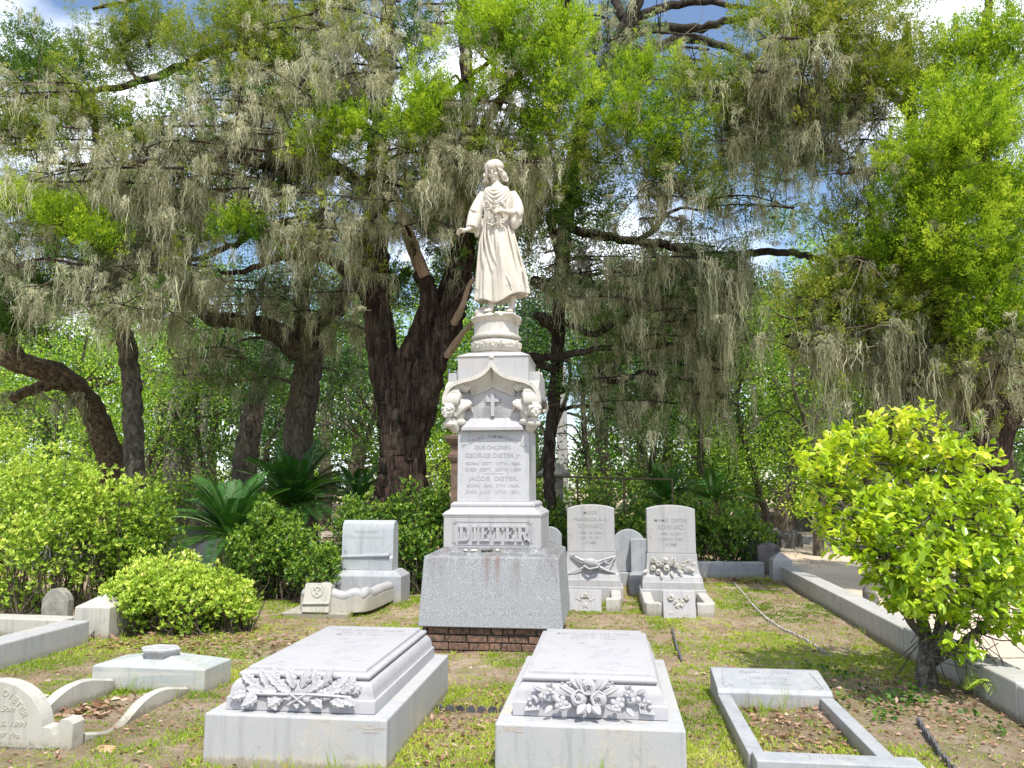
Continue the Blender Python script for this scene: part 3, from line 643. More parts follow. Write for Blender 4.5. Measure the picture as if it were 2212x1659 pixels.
tA, lidA, (cx, cy, hx, hy, z, k) = ledger(-2.495, -1.34, 4.68, 6.47, -2.40, -1.44, 4.765, 6.38, .545, 'white marble ledger tomb with oak leaves carved on its front')
mb = MB(); g = random.Random(4); yf = cy-hy+.02; zm = z+.115*k
mb.tube(catmull([(cx-.33, yf-.02, zm-.02), (cx-.1, yf-.05, zm-.01), (cx+.12, yf-.055, zm-.005), (cx+.32, yf-.03, zm-.02)], 5), .010, 6)
mb.tube([(cx-.06, yf-.06, zm-.07), (cx+.06, yf-.06, zm+.0)], .009, 6); mb.tube([(cx+.05, yf-.06, zm-.07), (cx-.05, yf-.06, zm+.0)], .009, 6)
for (dx_, dz_, an, L_) in ((-.38, -.02, -1.8, .12), (-.34, .03, -1.0, .13), (-.30, -.03, -2.2, .12), (-.24, .02, -.6, .14), (-.22, -.02, 2.5, .13), (-.15, .02, -.9, .14), (-.12, -.02, -2.3, .12), (-.05, .02, -.5, .15), (.0, .02, .35, .14), (.05, .0, 1.0, .15), (.08, -.02, 2.2, .13), (.15, .03, .5, .15), (.18, .0, 1.4, .13), (.22, -.03, 2.0, .13), (.29, .0, 1.0, .13), (.30, -.03, 1.9, .12), (.36, .0, .9, .09), (-.02, -.02, 2.9, .09), (-.28, .0, -1.5, .12), (-.17, .0, -1.6, .12), (-.09, .03, .1, .12), (.10, .03, -.2, .12), (.12, .0, 1.9, .12), (.24, .02, .8, .12), (-.33, -.0, -2.7, .09), (.33, .03, .6, .09), (-.2, .04, -.2, .11), (.02, -.02, -2.2, .11), (.25, -.01, 2.7, .09), (-.07, .0, -1.3, .12)):
    leaf(mb, L_, .078, leaf_T(cx+dx_*.90, yf-.014+g.uniform(-.012, .004), zm+dz_, an, g.uniform(-.05, .12)), 3.5, .3, 22, .22)
mb.build('oak_leaf_relief', MARC, lidA, smooth=50)
def topwrite(mb, txt, cx, y, z, h, width): # lettering lying on a top face, read from the front
    v, f = tmesh(txt, .008, .03); v = v.copy(); s_ = h/.7; sx = width/(v[:, 0].max()-v[:, 0].min()); c = (v[:, 0].max()+v[:, 0].min())/2
    mb.add(np.c_[cx+(v[:, 0]-c)*sx, y+v[:, 1]*s_, np.where(v[:, 2] > 0, z+.003, z-.002)], f)
mb = MB(); zt = z+.235*k
topwrite(mb, 'LOUISE  WENDEL  DIETER', cx, 6.09, zt, .05, .60); topwrite(mb, 'FEB. 4, 1837', cx-.02, 6.0, zt, .042, .34); topwrite(mb, 'MAY 17, 1925', cx-.02, 5.92, zt, .042, .34)
mb.build('inscription', LETF, lidA)
# maker's mark and plinth writing
plA = [o for o in tA.children if o.name.startswith('plinth')][0]
mb = MB(); write(mb, 'J. WALZ', -1.50, .245, 4.68, .030, .15, .01, depth=.002); write(mb, 'Sculptor', -1.385+.0, .245, 4.68, .018, .075, 0, .3, depth=.002); write(mb, 'Savannah', -1.44, .222, 4.68, .016, .10, 0, .3, depth=.002)
mb.build('maker_mark', stone('mark_tan', (.38, .33, .26), (.5, .44, .36), sc_=30, bs=0), plA)
tB, lidB, (cx, cy, hx, hy, z, k) = ledger(-.692, .413, 4.70, 6.515, -.605, .323, 4.86, 6.44, .552, 'white marble ledger tomb with roses and lilies carved on its front')
mb = MB(); g = random.Random(8); yf = cy-hy+.03; zm = z+.12*k
def TT(dx_, dz_, s=0, tilt=.0, an=0): return Tm((cx+dx_, yf-.03-s+dz_*.55, zm+dz_), (-.42, 0, 0)) @ Tm((0, 0, 0), (tilt, an, 0), .82 if s < .04 else 1.12)
for dx_, dz_ in ((-.060, -.005), (.058, -.008), (-.005, .052)): rose(mb, .047, TT(dx_, dz_, .04, .12), abs(int(dx_*1000)))
for sx in (-1, 1):
    leaf(mb, .15, .06, TT(sx*.03, .02, 0, .05, sx*.85), 0, .3, 14, .2); leaf(mb, .17, .05, TT(sx*.06, .0, .01, .15, sx*1.15), 0, .3)
    leaf(mb, .11, .05, TT(sx*.035, .03, .01, .1, sx*.5), 0, .3); leaf(mb, .08, .05, TT(sx*.02, -.03, .04, .4, sx*2.5), 0, .3)
    leaf(mb, .10, .05, TT(sx*.10, -.04, .03, .2, sx*1.9), 0, .3); leaf(mb, .12, .06, TT(sx*.18, .0, .0, .1, sx*1.9), 2, .3)
    flower(mb, .042, TT(sx*.165, -.030, .045, .15), 5)
    for i in range(6):                              # lily with recurved petals
        a = i*PI/3+.4; leaf(mb, .062, .032, TT(sx*.235, .035, .03) @ Tm((0, 0, 0), (.7, a, 0)), 0, .25, 10, .3)
    mb.ball((cx+sx*.235, yf-.06, zm+.035), (.014, .02, .014), 8, 6)
    for i in range(4): mb.ball((cx+sx*(.20+.03*i), yf-.05, zm-.015+.008*(i % 2)), (.020, .016, .020), 9, 6)
    for i in range(9):
        a = g.uniform(0, 6.28); mb.ball((cx+sx*.34+.024*math.cos(a), yf-.045+g.uniform(-.01, .01), zm-.035+.02*math.sin(a)), .012, 7, 5)
    for i in range(9): mb.tube([(cx+sx*(.30+.010*i), yf-.035, zm-.055-.002*i), (cx+sx*(.305+.010*i), yf-.05, zm-.085-.001*i)], .006, 5)
    for i in range(12): mb.ball((cx+sx*g.uniform(.08, .17), yf-.01, zm+g.uniform(.05, .075)), .008, 6, 4)
    leaf(mb, .08, .045, TT(sx*.285, .02, .01, .2, sx*1.1), 0); leaf(mb, .08, .045, TT(sx*.22, -.05, .02, .2, sx*2.4), 0); leaf(mb, .075, .04, TT(sx*.0+.01*sx, -.04, .03, .3, sx*2.0), 0)
leaf(mb, .075, .06, TT(0, -.03, .03, .3, PI), 2)
mb.build('rose_relief', MARC, lidB, smooth=50)
mb = MB(); zt = z+.235*k
topwrite(mb, 'MARTHA  LOUISE  ANN  DIETER', cx, 6.13, zt, .05, .56); topwrite(mb, 'AUG. 4,  1835', cx, 6.03, zt, .042, .33); topwrite(mb, 'SEPT. 1,  1906', cx, 5.95, zt, .042, .33); mb.build('inscription', LETF, lidB)
plB = [o for o in tB.children if o.name.startswith('plinth')][0]
mb = MB(); write(mb, 'J. WALZ', -.60, .258, 4.70, .032, .155, .02, depth=.002); mb.build('maker_mark', bpy.data.materials['mark_tan'], plB)

# ------------------------------------------------------------ the two arched headstones with kerbs and footstones
def arch_poly(x0, x1, z0, zs, rise, n=18):
    P = [(x0, z0), (x1, z0), (x1, zs)]; c = (x0+x1)/2; h = (x1-x0)/2
    for i in range(1, n):
        t = i/n; x = x1-(x1-x0)*t; P.append((x, zs+rise*(1-((x-c)/h)**2)**.8))
    return P+[(x0, zs)]
def tablet_stone(cx, y, tw, lines, label, m, deco):
    t = thing('headstone', label, 'headstone', (cx, y+.25, 0), group=None)
    MB().box(cx-.465, cx+.465, y, y+.52, -.05, .205).build('base_slab', m, t, bevel=.012)
    prof = [(.43, .205), (.43, .30), (.425, .305)]+[(.425-(.425-tw/2-.002)*math.sin(a)**.9, .305+.07+.30*(1-math.cos(a))) for a in np.linspace(.15, PI/2, 9)]+[(tw/2, .70)]
    b = MB().rect([(h, .24-(.43-h)*.9, z) for h, z in prof], cx, y+.26).build('flared_block', m, t, bevel=.004, smooth=40)
    tb_ = MB().prism(arch_poly(cx-tw/2+.008, cx+tw/2-.008, .703, 1.335, .055), y+.11, y+.40).build('tablet', m, t, bevel=.008)
    mb = MB()
    for s_, z, h, w in lines: write(mb, s_, cx, z, y+.11, h, w, .003)
    mb.build('inscription', LETF if 'MAMIE' not in lines[0][0] else LET, tb_); mb = MB(); deco(mb, cx, y+.055); mb.build('carving', CHE if 'rose' in label else MARC, b, smooth=50)
    return t
def sabre(mb, cx, y):
    mb.tube([(cx-.30, y, .66), (cx-.15, y-.03, .59), (cx+.05, y-.04, .53), (cx+.22, y-.03, .44), (cx+.36, y-.02, .40)], [.012, .028, .030, .022, .008], 6)
    mb.tube([(cx+.36, y, .64), (cx+.2, y-.03, .60), (cx+.0, y-.04, .53), (cx-.2, y-.04, .44), (cx-.34, y-.03, .39)], [.018, .020, .022, .015, .006], 6)
    mb.ball((cx+.0, y-.06, .545), (.115, .05, .075), 18, 10, rot=(.3, .15, 0)); mb.tube([(cx-.11, y-.08, .51), (cx-.02, y-.11, .465), (cx+.10, y-.09, .49), (cx+.13, y-.06, .55)], .016, 7)
    mb.tube(catmull([(cx+.20, y-.03, .64), (cx+.21, y-.06, .56), (cx+.28, y-.07, .55), (cx+.35, y-.03, .63)], 4), .010, 6); mb.ball((cx-.25, y-.02, .66), .018, 9, 6); mb.ball((cx, y-.05, .405), .018, 8, 5)
def garland(mb, cx, y):
    g = random.Random(3)
    for dx_, z, r in ((-.26, .61, .045), (-.20, .56, .042), (-.10, .61, .045), (-.27, .50, .045), (-.20, .45, .04), (-.08, .50, .05), (.02, .60, .045), (.05, .54, .04), (-.02, .56, .035), (-.14, .545, .03)): rose(mb, r, Tm((cx+dx_, y-.02, z), (.1, 0, 0)), g.randrange(99))
    for dx_, z, a in ((.12, .52, 1.2), (.16, .55, .8), (.2, .5, 1.6), (.22, .58, 1.0), (.26, .5, 2.0), (.1, .47, 2.1), (-.33, .47, -2), (-.14, .44, 3), (.0, .46, 2.8), (.28, .55, 1.3)): leaf(mb, .09, .045, Tm((cx+dx_-.02, y-.02, z), (.2, a, 0)), 2)
    mb.tube([(cx+.05, y-.03, .53), (cx+.3, y-.02, .44)], .009, 5); mb.tube([(cx+.05, y-.03, .52), (cx+.3, y-.02, .49)], .008, 5)
s1 = tablet_stone(-.285, 11.6, .72, [('MAJOR', 1.255, .05, .21), ('FREDERICK A. R.', 1.155, .045, .50), ('SCHWARZ', 1.05, .062, .37), ('DEC. 20, 1866', .965, .036, .33), ('JAN. 10, 1917', .895, .036, .31), ('AT REST.', .82, .032, .17)], 'arched white headstone with crossed sabres and a cap carved on its base', MAR, sabre)
s2 = tablet_stone(.88, 11.45, .71, [('MAMIE  DIETER', 1.155, .048, .48), ('SCHWARZ', 1.05, .062, .37), ('APR. 18, 1871', .965, .036, .30), ('JUNE 19, 1930.', .89, .036, .34), ('AT REST.', .815, .03, .17)], 'arched white headstone with a garland of roses carved on its base, beside the sabre one', MAR, garland)
WKERB = marble('kerb_marble', (.59, .585, .56), (.44, .44, .43), 2, .3, .4, (.40, .35, .26), .5)
def kerb_frame(cx, y, hw, y0, label, mat, zt=.17, w=.14, gap=.0):
    t = thing('grave_kerb', label, 'grave kerb', (cx, (y+y0)/2, 0))
    ys = y0+w+.004
    for sx in (-1, 1): MB().rings([[(cx+sx*hw-(w if sx > 0 else 0), ys, -.04), (cx+sx*hw+(0 if sx > 0 else w), ys, -.04), (cx+sx*hw+(0 if sx > 0 else w), y, -.04), (cx+sx*hw-(w if sx > 0 else 0), y, -.04)], [(cx+sx*hw-(w if sx > 0 else 0), ys, zt), (cx+sx*hw+(0 if sx > 0 else w), ys, zt), (cx+sx*hw+(0 if sx > 0 else w), y, zt), (cx+sx*hw-(w if sx > 0 else 0), y, zt)]]).build('side_kerb', mat, t, bevel=.02)
    for sx in (-1, 1):
        a, b = sorted((cx+sx*(hw-.03), cx+sx*.215)); MB().rings([[(a, y0+(.06 if sx < 0 else 0), z), (b, y0+(.06 if sx > 0 else 0), z), (b+(.03 if sx > 0 else 0), y0+w, z), (a-(.03 if sx < 0 else 0), y0+w, z)] for z in (-.04, zt-.004)]).build('front_kerb', mat, t, bevel=.02)
    return t
kerb_frame(-.29, 11.597, .43, 10.72, 'low white kerb of the grave with the sabre headstone', WKERB)
kerb_frame(.885, 11.447, .46, 10.42, 'low white kerb of the grave with the rose headstone', WKERB)
def footstone(cx, y, w, h, label, deco, mat):
    t = thing('footstone', label, 'footstone', (cx, y, 0)); T = Tm((cx, y, 0), (math.radians(-14), 0, 0))
    f = MB().box(-w/2, w/2, 0, .09, -.06, h, T).build('slab', mat, t, bevel=.008); mb = MB(); deco(mb, T, w, h); mb.build('carving', CHE, f, smooth=50); return t
def d1(mb, T, w, h):
    rose(mb, .035, T @ Tm((0, -.01, h*.74)), 1)
    for sx in (-1, 1):
        mb.tube([(sx*.11, -.004, h*.62), (sx*.05, -.004, h*.48)], .006, 5, T); mb.tube([(sx*.13, -.004, h*.62), (sx*.075, -.004, h*.5)], .006, 5, T)
        mb.tube([(-sx*.04, -.004, h*.18), (sx*.04, -.004, h*.30)], .006, 5, T)
        for i in range(4): leaf(mb, .045, .025, T @ Tm((sx*.02, -.008, h*.7), (.3, sx*(.3+.6*i), 0)), 0)
    mb.ball((0, -.004, h*.33), (.018, .01, .022), 8, 6, T); mb.tube([(.09*math.sin(a), -.002, h*.28+.09*math.cos(a)) for a in np.linspace(-2.6, 2.6, 20)], .004, 5, T)
def d2(mb, T, w, h):
    rose(mb, .045, T @ Tm((-.10, -.01, h*.74)), 1); rose(mb, .045, T @ Tm((.10, -.01, h*.74)), 2)
    for i, (a, b) in enumerate(((0, .72), (.02, .6), (-.03, .58), (.05, .5), (-.06, .52), (.0, .45), (-.02, .38))): flower(mb, .018, T @ Tm((a, -.008, h*b)))
    for a in (-1.2, -.6, .6, 1.2, 2.4, -2.4): leaf(mb, .07, .03, T @ Tm((0, -.006, h*.55), (.15, a, 0)), 2)
    write(mb, 'MOTHER', 0, h*.10, 0, .045, .29, .01, T=T)
footstone(-.345, 10.66, .43, .29, 'small slanted white footstone with crossed bones, in front of the sabre headstone', d1, MARC)
footstone(.87, 10.33, .41, .34, 'small slanted footstone with two roses and the word MOTHER, in front of the rose headstone', d2, MARC)

# ------------------------------------------------------------ scroll headstone on the left
t = thing('headstone', 'grey-white headstone shaped like an unrolled scroll, left of the tall monument', 'headstone', (-3.53, 11.3, 0))
MB().rect([(.50, .26, -.05), (.50, .26, .37), (.40, .19, .45)], -3.5, 11.32).build('base_slab', MARG, t, bevel=.01)
P = [(-.16, .45), (-.16, .60), (-.165, .62), (-.13, .65), (-.125, 1.02), (-.10, 1.12), (-.03, 1.165), (.06, 1.16), (.13, 1.09), (.15, .96), (.155, .45)]
tbm = MB(); L0 = [(-3.935, 11.3+a, b) for a, b in P]; L1 = [(-3.155, 11.3+a, b) for a, b in P]
tbm.rings([L0[::-1], L1[::-1]]); tb_ = tbm.build('scroll_tablet', marble('grey_scroll_marble', (.52, .56, .59), (.37, .41, .46), 2, .5, .2, low=.2), t, bevel=.006, smooth=45)
mb = MB(); mb.tube([(-3.93, 11.145, .635), (-3.2, 11.14, .665)], [.022, .034], 12); mb.build('rolled_edge', MARG, tb_, smooth=60)
mb = MB(); write(mb, 'TO THE MEMORY', -3.56, .98, 11.176, .035, .36, 0); write(mb, 'OF OUR BELOVED', -3.56, .90, 11.176, .03, .5, 0); write(mb, 'At Rest.', -3.5, .76, 11.176, .045, .3, 0, .3); mb.build('inscription', LETF, tb_)
t = thing('grave_kerb', 'rounded white marble kerb with a rolled top edge in front of the scroll headstone', 'grave kerb', (-3.6, 10.4, 0))
MB().box(-4.25, -3.35, 9.82, 11.0, -.05, .045).build('ground_slab', MARY, t, bevel=.01)
def uk(off_, z0, z1, rad=None):
    pts = [(-3.10-off_, 11.05), (-3.12-off_, 10.45), (-3.16-off_, 10.1), (-3.28-off_*.6, 9.95+off_), (-3.6, 9.90+off_), (-3.95+off_*.6, 9.95+off_), (-4.10+off_, 10.12), (-4.10+off_, 11.05)]
    return catmull([(x, y, 0) for x, y in pts], 5)
o_, i_ = uk(0, 0, 0), uk(.16, 0, 0); V = []; f = []
for i in range(len(o_)):
    zt = .20+.05*math.sin(i/len(o_)*6*PI)**2*(1 if 8 < i < 30 else .3)
    V += [(o_[i][0], o_[i][1], .045), (o_[i][0], o_[i][1], zt), (i_[i][0], i_[i][1], zt), (i_[i][0], i_[i][1], .045)]
for i in range(len(o_)-1):
    for k in range(4): f.append((4*i+k, 4*i+(k+1) % 4, 4*i+4+(k+1) % 4, 4*i+4+k))
kb = MB().add(V, f).build('kerb_wall', MARY, t, smooth=40)
mb = MB(); c = [((o_[i]+i_[i])/2) for i in range(len(o_))]; mb.tube([(p[0], p[1], .235+.04*math.sin(i/len(o_)*6*PI)**2*(1 if 8 < i < 30 else .3)) for i, p in enumerate(c)], .075, 10); mb.build('rolled_top', MAR, kb, smooth=60)
t = thing('footstone', 'small white footstone with a carved monogram leaning on the kerb of the scroll headstone', 'footstone', (-3.79, 9.85, 0))
T = Tm((-3.79, 9.86, .04), (math.radians(-16), 0, 0)); pr_ = [(-.18, 0), (.18, 0), (.18, .36), (.15, .375), (-.15, .375), (-.18, .36)]
f = MB().rings([[(x, -.06, z) for x, z in pr_], [(x, .08, z) for x, z in pr_]], T=T).build('slab', MARY, t, bevel=.008)
mb = MB(); mb.tube([(-.18, -.07, .105), (.18, -.07, .115)], .018, 8, T); mb.tube([(.05*math.sin(a)*1.3, -.065, .26+.06*math.cos(a)) for a in np.linspace(0, 6.28, 20)], .008, 6, T)
mb.tube(catmull([(-.09, -.065, .31), (-.06, -.065, .24), (.0, -.065, .19), (.07, -.065, .23), (.09, -.065, .32)], 4), .008, 6, T); mb.tube([(-.06, -.065, .33), (.03, -.065, .22)], .008, 6, T); mb.tube([(.06, -.065, .33), (-.04, -.065, .21)], .008, 6, T)
mb.build('monogram', MARY, f, smooth=50)

# ------------------------------------------------------------ slanted marker with kerb, front right
t = thing('grave_marker', 'low grey marble marker with a slanted inscribed face, beside the camellia bush', 'grave marker', (1.225, 6.5, 0))
P = [(6.30, -.05), (6.30, .115), (6.33, .14), (6.70, .205), (6.76, .20), (6.78, -.05)]
mk = MB().rings([[(.80, y, z) for y, z in P][::-1], [(1.65, y, z) for y, z in P][::-1]]).build('marker_block', MARG, t, bevel=.008)
mb = MB(); sl = math.atan2(.065, .37)
for s_, d, h, w in (('FRANK C. DIETER', .30, .042, .42), ('JAN. 24, 1876', .19, .040, .30), ('JUNE 12, 1934', .085, .040, .31)):
    v, f = tmesh(s_, .02, .03); c = (v[:, 0].max()+v[:, 0].min())/2; sx = w/(v[:, 0].max()-v[:, 0].min()); u = d+v[:, 1]*h/.7
    e = np.where(v[:, 2] > 0, .0035, -.002); mb.add(np.c_[1.225+(v[:, 0]-c)*sx, 6.33+u*math.cos(sl)-e*math.sin(sl), .14+u*math.sin(sl)+e*math.cos(sl)], f)
def on(u, x, e=.003): return (x, 6.33+u*math.cos(sl)-e*math.sin(sl), .14+u*math.sin(sl)+e*math.cos(sl))
for sx in (-1, 1):
    mb.tube([on(.04, 1.225+sx*.37), on(.33, 1.225+sx*.34)], .003, 4)
    mb.tube([on(.04+.03*math.sin(q), 1.225+sx*(.30+.015*q)) for q in np.linspace(0, 4, 12)], .004, 4)
mb.build('inscription', LET, mk)
t = thing('grave_kerb', 'long rectangular grey marble kerb round the bare grave in front of the slanted marker', 'grave kerb', (1.23, 5.6, 0))
MB().box(.80, .90, 5.0, 6.297, -.05, .10).build('side_kerb', MARG, t, bevel=.008); MB().box(1.55, 1.65, 5.0, 6.297, -.05, .10).build('side_kerb', MARG, t, bevel=.008)
fk = MB().box(.82, 1.75, 4.83, 4.997, -.05, .115).build('front_kerb', MARG, t, bevel=.008)
mb = MB(); topwrite(mb, 'FATHER', 1.27, 4.90, .115, .05, .26); mb.build('inscription', LETF, fk)

# ------------------------------------------------------------ round-topped headstone and wavy kerbs, front left
t = thing('headstone', 'cream round-topped headstone cut by the left edge of the photo, with curved lettering', 'headstone', (-3.95, 4.8, 0))
cxh = -3.975; Pp = []
for a in np.linspace(0, PI, 30): Pp.append((cxh+.345*math.cos(a), .135+.29*math.sin(a)))
Pp = [(cxh+.56, -.05), (cxh+.56, .18), (cxh+.535, .205), (cxh+.475, .205), (cxh+.455, .18), (cxh+.455, .12), (cxh+.43, .11), (cxh+.40, .15), (cxh+.345, .155)]+Pp+[(cxh-.345, .155), (cxh-.40, .15), (cxh-.43, .11), (cxh-.455, .12), (cxh-.455, .18), (cxh-.475, .205), (cxh-.535, .205), (cxh-.56, .18), (cxh-.56, -.05)]
hs = MB().prism(Pp, 4.75, 4.86).build('tablet', MARY, t, bevel=.012)
mb = MB(); y = 4.75
write_arc(mb, 'CHAS. G. DIETER', cxh, .135, .215, -1.25, 1.25, y, .042, .01); write(mb, 'Son', cxh+.10, .245, y, .038, .10, .01, .3); write(mb, 'July 15, 1891', cxh+.07, .155, y, .030, .34, .01, .3); write(mb, 'Aged 27 Yrs.', cxh+.05, .085, y, .030, .30, .01, .3)
write(mb, 'Asleep in Jesus blessed sleep', cxh+.02, .025, y, .018, .75, .0, .3); write(mb, 'from which none ever wakes to weep', cxh+.03, -.01, y, .018, .78, .0, .3)
mb.build('inscription', stone('mossy_letter', (.36, .34, .26), (.5, .48, .4), sc_=30, bs=.1), hs)
t = thing('grave_kerb', 'pair of low wavy white kerbs between the round-topped headstone and the banded block', 'grave kerb', (-3.75, 5.5, 0))
for x, w, y0, y1, hz in ((-3.50, .075, 4.90, 6.14, .055), (-4.16, .085, 4.90, 6.14, .10)):
    V = []; f = []; n = 40
    for i in range(n):
        q = i/(n-1); y = y0+(y1-y0)*q; zt = hz+.05*math.sin(q*2*PI*1.25+2.6)+.05*q; xx = x+.018*math.sin(q*9)
        V += [(xx, y, -.05), (xx+w, y, -.05), (xx+w, y, zt-.012), (xx+w*.5, y, zt+.004), (xx, y, zt-.012)]
    for i in range(n-1):
        for k in range(5): f.append((5*i+k, 5*i+(k+1) % 5, 5*i+5+(k+1) % 5, 5*i+5+k))
    f += [(4, 3, 2, 1, 0), tuple(5*(n-1)+k for k in range(5))]
    MB().add(V, f).build('side_kerb', MARY, t, smooth=50)
t = thing('grave_block', 'low grey-banded marble block with a six-sided vase rim on top', 'grave block', (-3.81, 6.5, 0))
b = MB().rings([[(-4.30, 6.17, -.06), (-3.30, 6.16, -.06), (-3.27, 6.56, -.06), (-4.27, 6.58, -.06)], [(-4.30, 6.17, .195), (-3.30, 6.16, .195), (-3.27, 6.56, .195), (-4.27, 6.58, .195)], [(-4.28, 6.19, .205), (-3.32, 6.18, .205), (-3.29, 6.54, .205), (-4.25, 6.56, .205)], [(-3.92, 6.30, .265), (-3.68, 6.30, .265), (-3.67, 6.44, .265), (-3.91, 6.44, .265)]]).build('block', MARB, t, bevel=.008)
hexa = lambda r, z: [(-3.80+r*math.cos(a), 6.34+r*.75*math.sin(a), z) for a in np.arange(6)*PI/3]
MB().rings([hexa(.10, .21), hexa(.175, .30), hexa(.18, .318), hexa(.165, .328), hexa(.155, .322)]).build('vase_rim', MAR, b, bevel=.004)
t = tag(MB().rings([[(-3.53, 4.72-.0, -.04), (-3.27, 4.72, -.04), (-3.29, 4.90, -.04), (-3.5, 4.92, -.04)], [(-3.50, 4.75, .03), (-3.33, 4.76, .035), (-3.36, 4.86, .03), (-3.48, 4.88, .02)]], T=Matrix.Translation((.18, .0, .0))).build('rock', ROCK, None, bevel=.02), 'flat orange-brown rock half buried beside the end of the wavy kerb', 'rock')
for v_ in t.data.vertices: v_.co.x += random.uniform(-.012, .012); v_.co.z += random.uniform(-.008, .008)
t = tag(MB().box(-3.98, -3.72, 4.28, 4.45, -.05, .10).build('footstone', MAR, None, bevel=.02), 'top corner of a white stone block at the bottom left corner', 'footstone')

# ------------------------------------------------------------ coping walls
def coping(name, label, pts, w, h, mat, cap_=.0, group=None, blocks=None, cat='coping'):
    t = thing(name, label, cat, (*pts[0], 0), group=group); out = []
    for (x0, y0), (x1, y1) in zip(pts[:-1], pts[1:]):
        d = np.array([x1-x0, y1-y0]); Ls = np.linalg.norm(d); d = d/Ls; nn = np.array([-d[1], d[0]]); k = max(1, int(round(Ls/(blocks or 2.2))))
        for i in range(k):
            a = np.array([x0, y0])+d*(Ls*i/k+.004); b = np.array([x0, y0])+d*(Ls*(i+1)/k-.004); dz = random.uniform(-.008, .008)
            p = [a-nn*w/2, b-nn*w/2, b+nn*w/2, a+nn*w/2]
            MB().rings([[(*q, -.06) for q in p], [(*q, h+dz) for q in p]]).build('coping_block', mat, t, bevel=.015)
    return t
def post(label, x, y, w, h, ph, mat):
    return tag(MB().rect([(w/2, w/2, -.05), (w/2, w/2, h), (.01, .01, h+ph)], x, y).build('corner_post', mat, None, bevel=.01), label, 'post')
WALLM = marble('wall_marble', (.58, .575, .56), (.40, .40, .40), 1.6, .45, .45, (.36, .30, .2), .6)
coping('coping_wall', 'long low marble coping wall running away along the sandy path on the right', [(3.03, 2.0), (3.03, 6.2), (3.03, 8.4), (3.06, 10.7), (3.10, 14.28)], .27, .27, WALLM, blocks=4)
coping('coping_wall', 'low grey marble coping wall across the back of the plot, behind the headstones', [(-5.5, 14.75), (2.80, 15.0)], .24, .26, MARG, blocks=2.6)
post('white post with a pyramid top where the back and right coping walls meet', 3.02, 14.55, .34, .36, .13, MAR)
coping('coping_wall', 'low white marble coping wall of the neighbouring plot on the left', [(-5.75, 3.6), (-5.75, 7.95)], .30, .24, MAR, blocks=3)
coping('coping_wall', 'short weathered coping wall joining the left corner post behind the brick', [(-8.5, 8.35), (-6.05, 8.25)], .26, .2, MARY)
post('squat cream post with a pyramid top at the corner of the left coping wall', -5.72, 8.35, .42, .34, .12, MARY)
tag(MB().prism(arch_poly(-6.70, -6.36, -.05, .33, .14), 8.60, 8.72).build('headstone', OLDG, None, bevel=.015), 'small round-topped grey headstone behind the left coping wall', 'headstone')
qa, qb = G(62, 1360, .18), G(113, 1350, .18)
tag(MB().box(qa[0], qb[0], qa[1], qa[1]+.22, .0, .18).build('clay_slab', TERRA, None, bevel=.01), 'red clay slab lying behind the left coping wall', 'slab')
tag(MB().box(-8.2, -6.1, 6.3, 7.4, -.02, .14).build('grave_slab', OLDG, None, bevel=.02), 'grey flat grave slab behind the left coping wall at the left edge', 'grave slab')

# scalloped edging and rods
def edging(label, pts, mat, n, h=.05, pitch=.062):
    P = catmull([(x, y, 0) for x, y in pts], 12); Ls = np.r_[0, np.cumsum(np.linalg.norm(np.diff(P, axis=0), axis=1))]; k = int(Ls[-1]/pitch); mb = MB()
    for i in range(k):
        if random.random() < .14: continue
        s_ = Ls[-1]*(i+.5)/k; x, y = np.interp(s_, Ls, P[:, 0]), np.interp(s_, Ls, P[:, 1]); x2, y2 = np.interp(s_+.02, Ls, P[:, 0]), np.interp(s_+.02, Ls, P[:, 1]); a = math.atan2(y2-y, x2-x)
        T = Tm((x, y, hgt(x, y)), (random.uniform(-.1, .1), 0, a)); r = pitch*.48
        q = [(-r, -.05), (r, -.05)]+[(r*math.cos(b), h-r+r*math.sin(b)*1.1) for b in np.linspace(0, PI, 7)]
        mb.rings([[(u, -.009, v) for u, v in q], [(u, .009, v) for u, v in q]], T=T)
    return tag(mb.build('garden_edging', mat, None, bevel=0), label, 'edging')
edging('dark scalloped edging strip running along the soil right of the long kerb', [(2.15, 6.05), (2.02, 5.3), (1.95, 4.6), (1.92, 3.9)], EDGE, 30, .055)
edging('short dark scalloped edging between the two ledger tombs', [(-1.34, 5.95), (-1.0, 5.93), (-.69, 5.97)], EDGE, 8, .045, .075)
edging('worn pale scalloped edging across the bare soil near the back coping wall', [tuple(G(a, b)[:2]) for a, b in ((1585, 1262), (1650, 1330), (1720, 1375), (1800, 1425))], EDGEB, 40, .028, .07)
edging('thin dark edging strip standing on the grass right of the monument', [tuple(G(a, b)[:2]) for a, b in ((1452, 1362), (1462, 1400), (1472, 1425))], EDGE, 10, .05)
edging('half-buried dark scalloped edging behind the ledger tombs', [(-2.5, 7.6), (-1.9, 7.62)], EDGE, 10, .04, .09)
edging('half-buried dark scalloped edging right of the brick footing', [(-.45, 7.55), (.5, 7.6)], EDGE, 10, .035, .09)

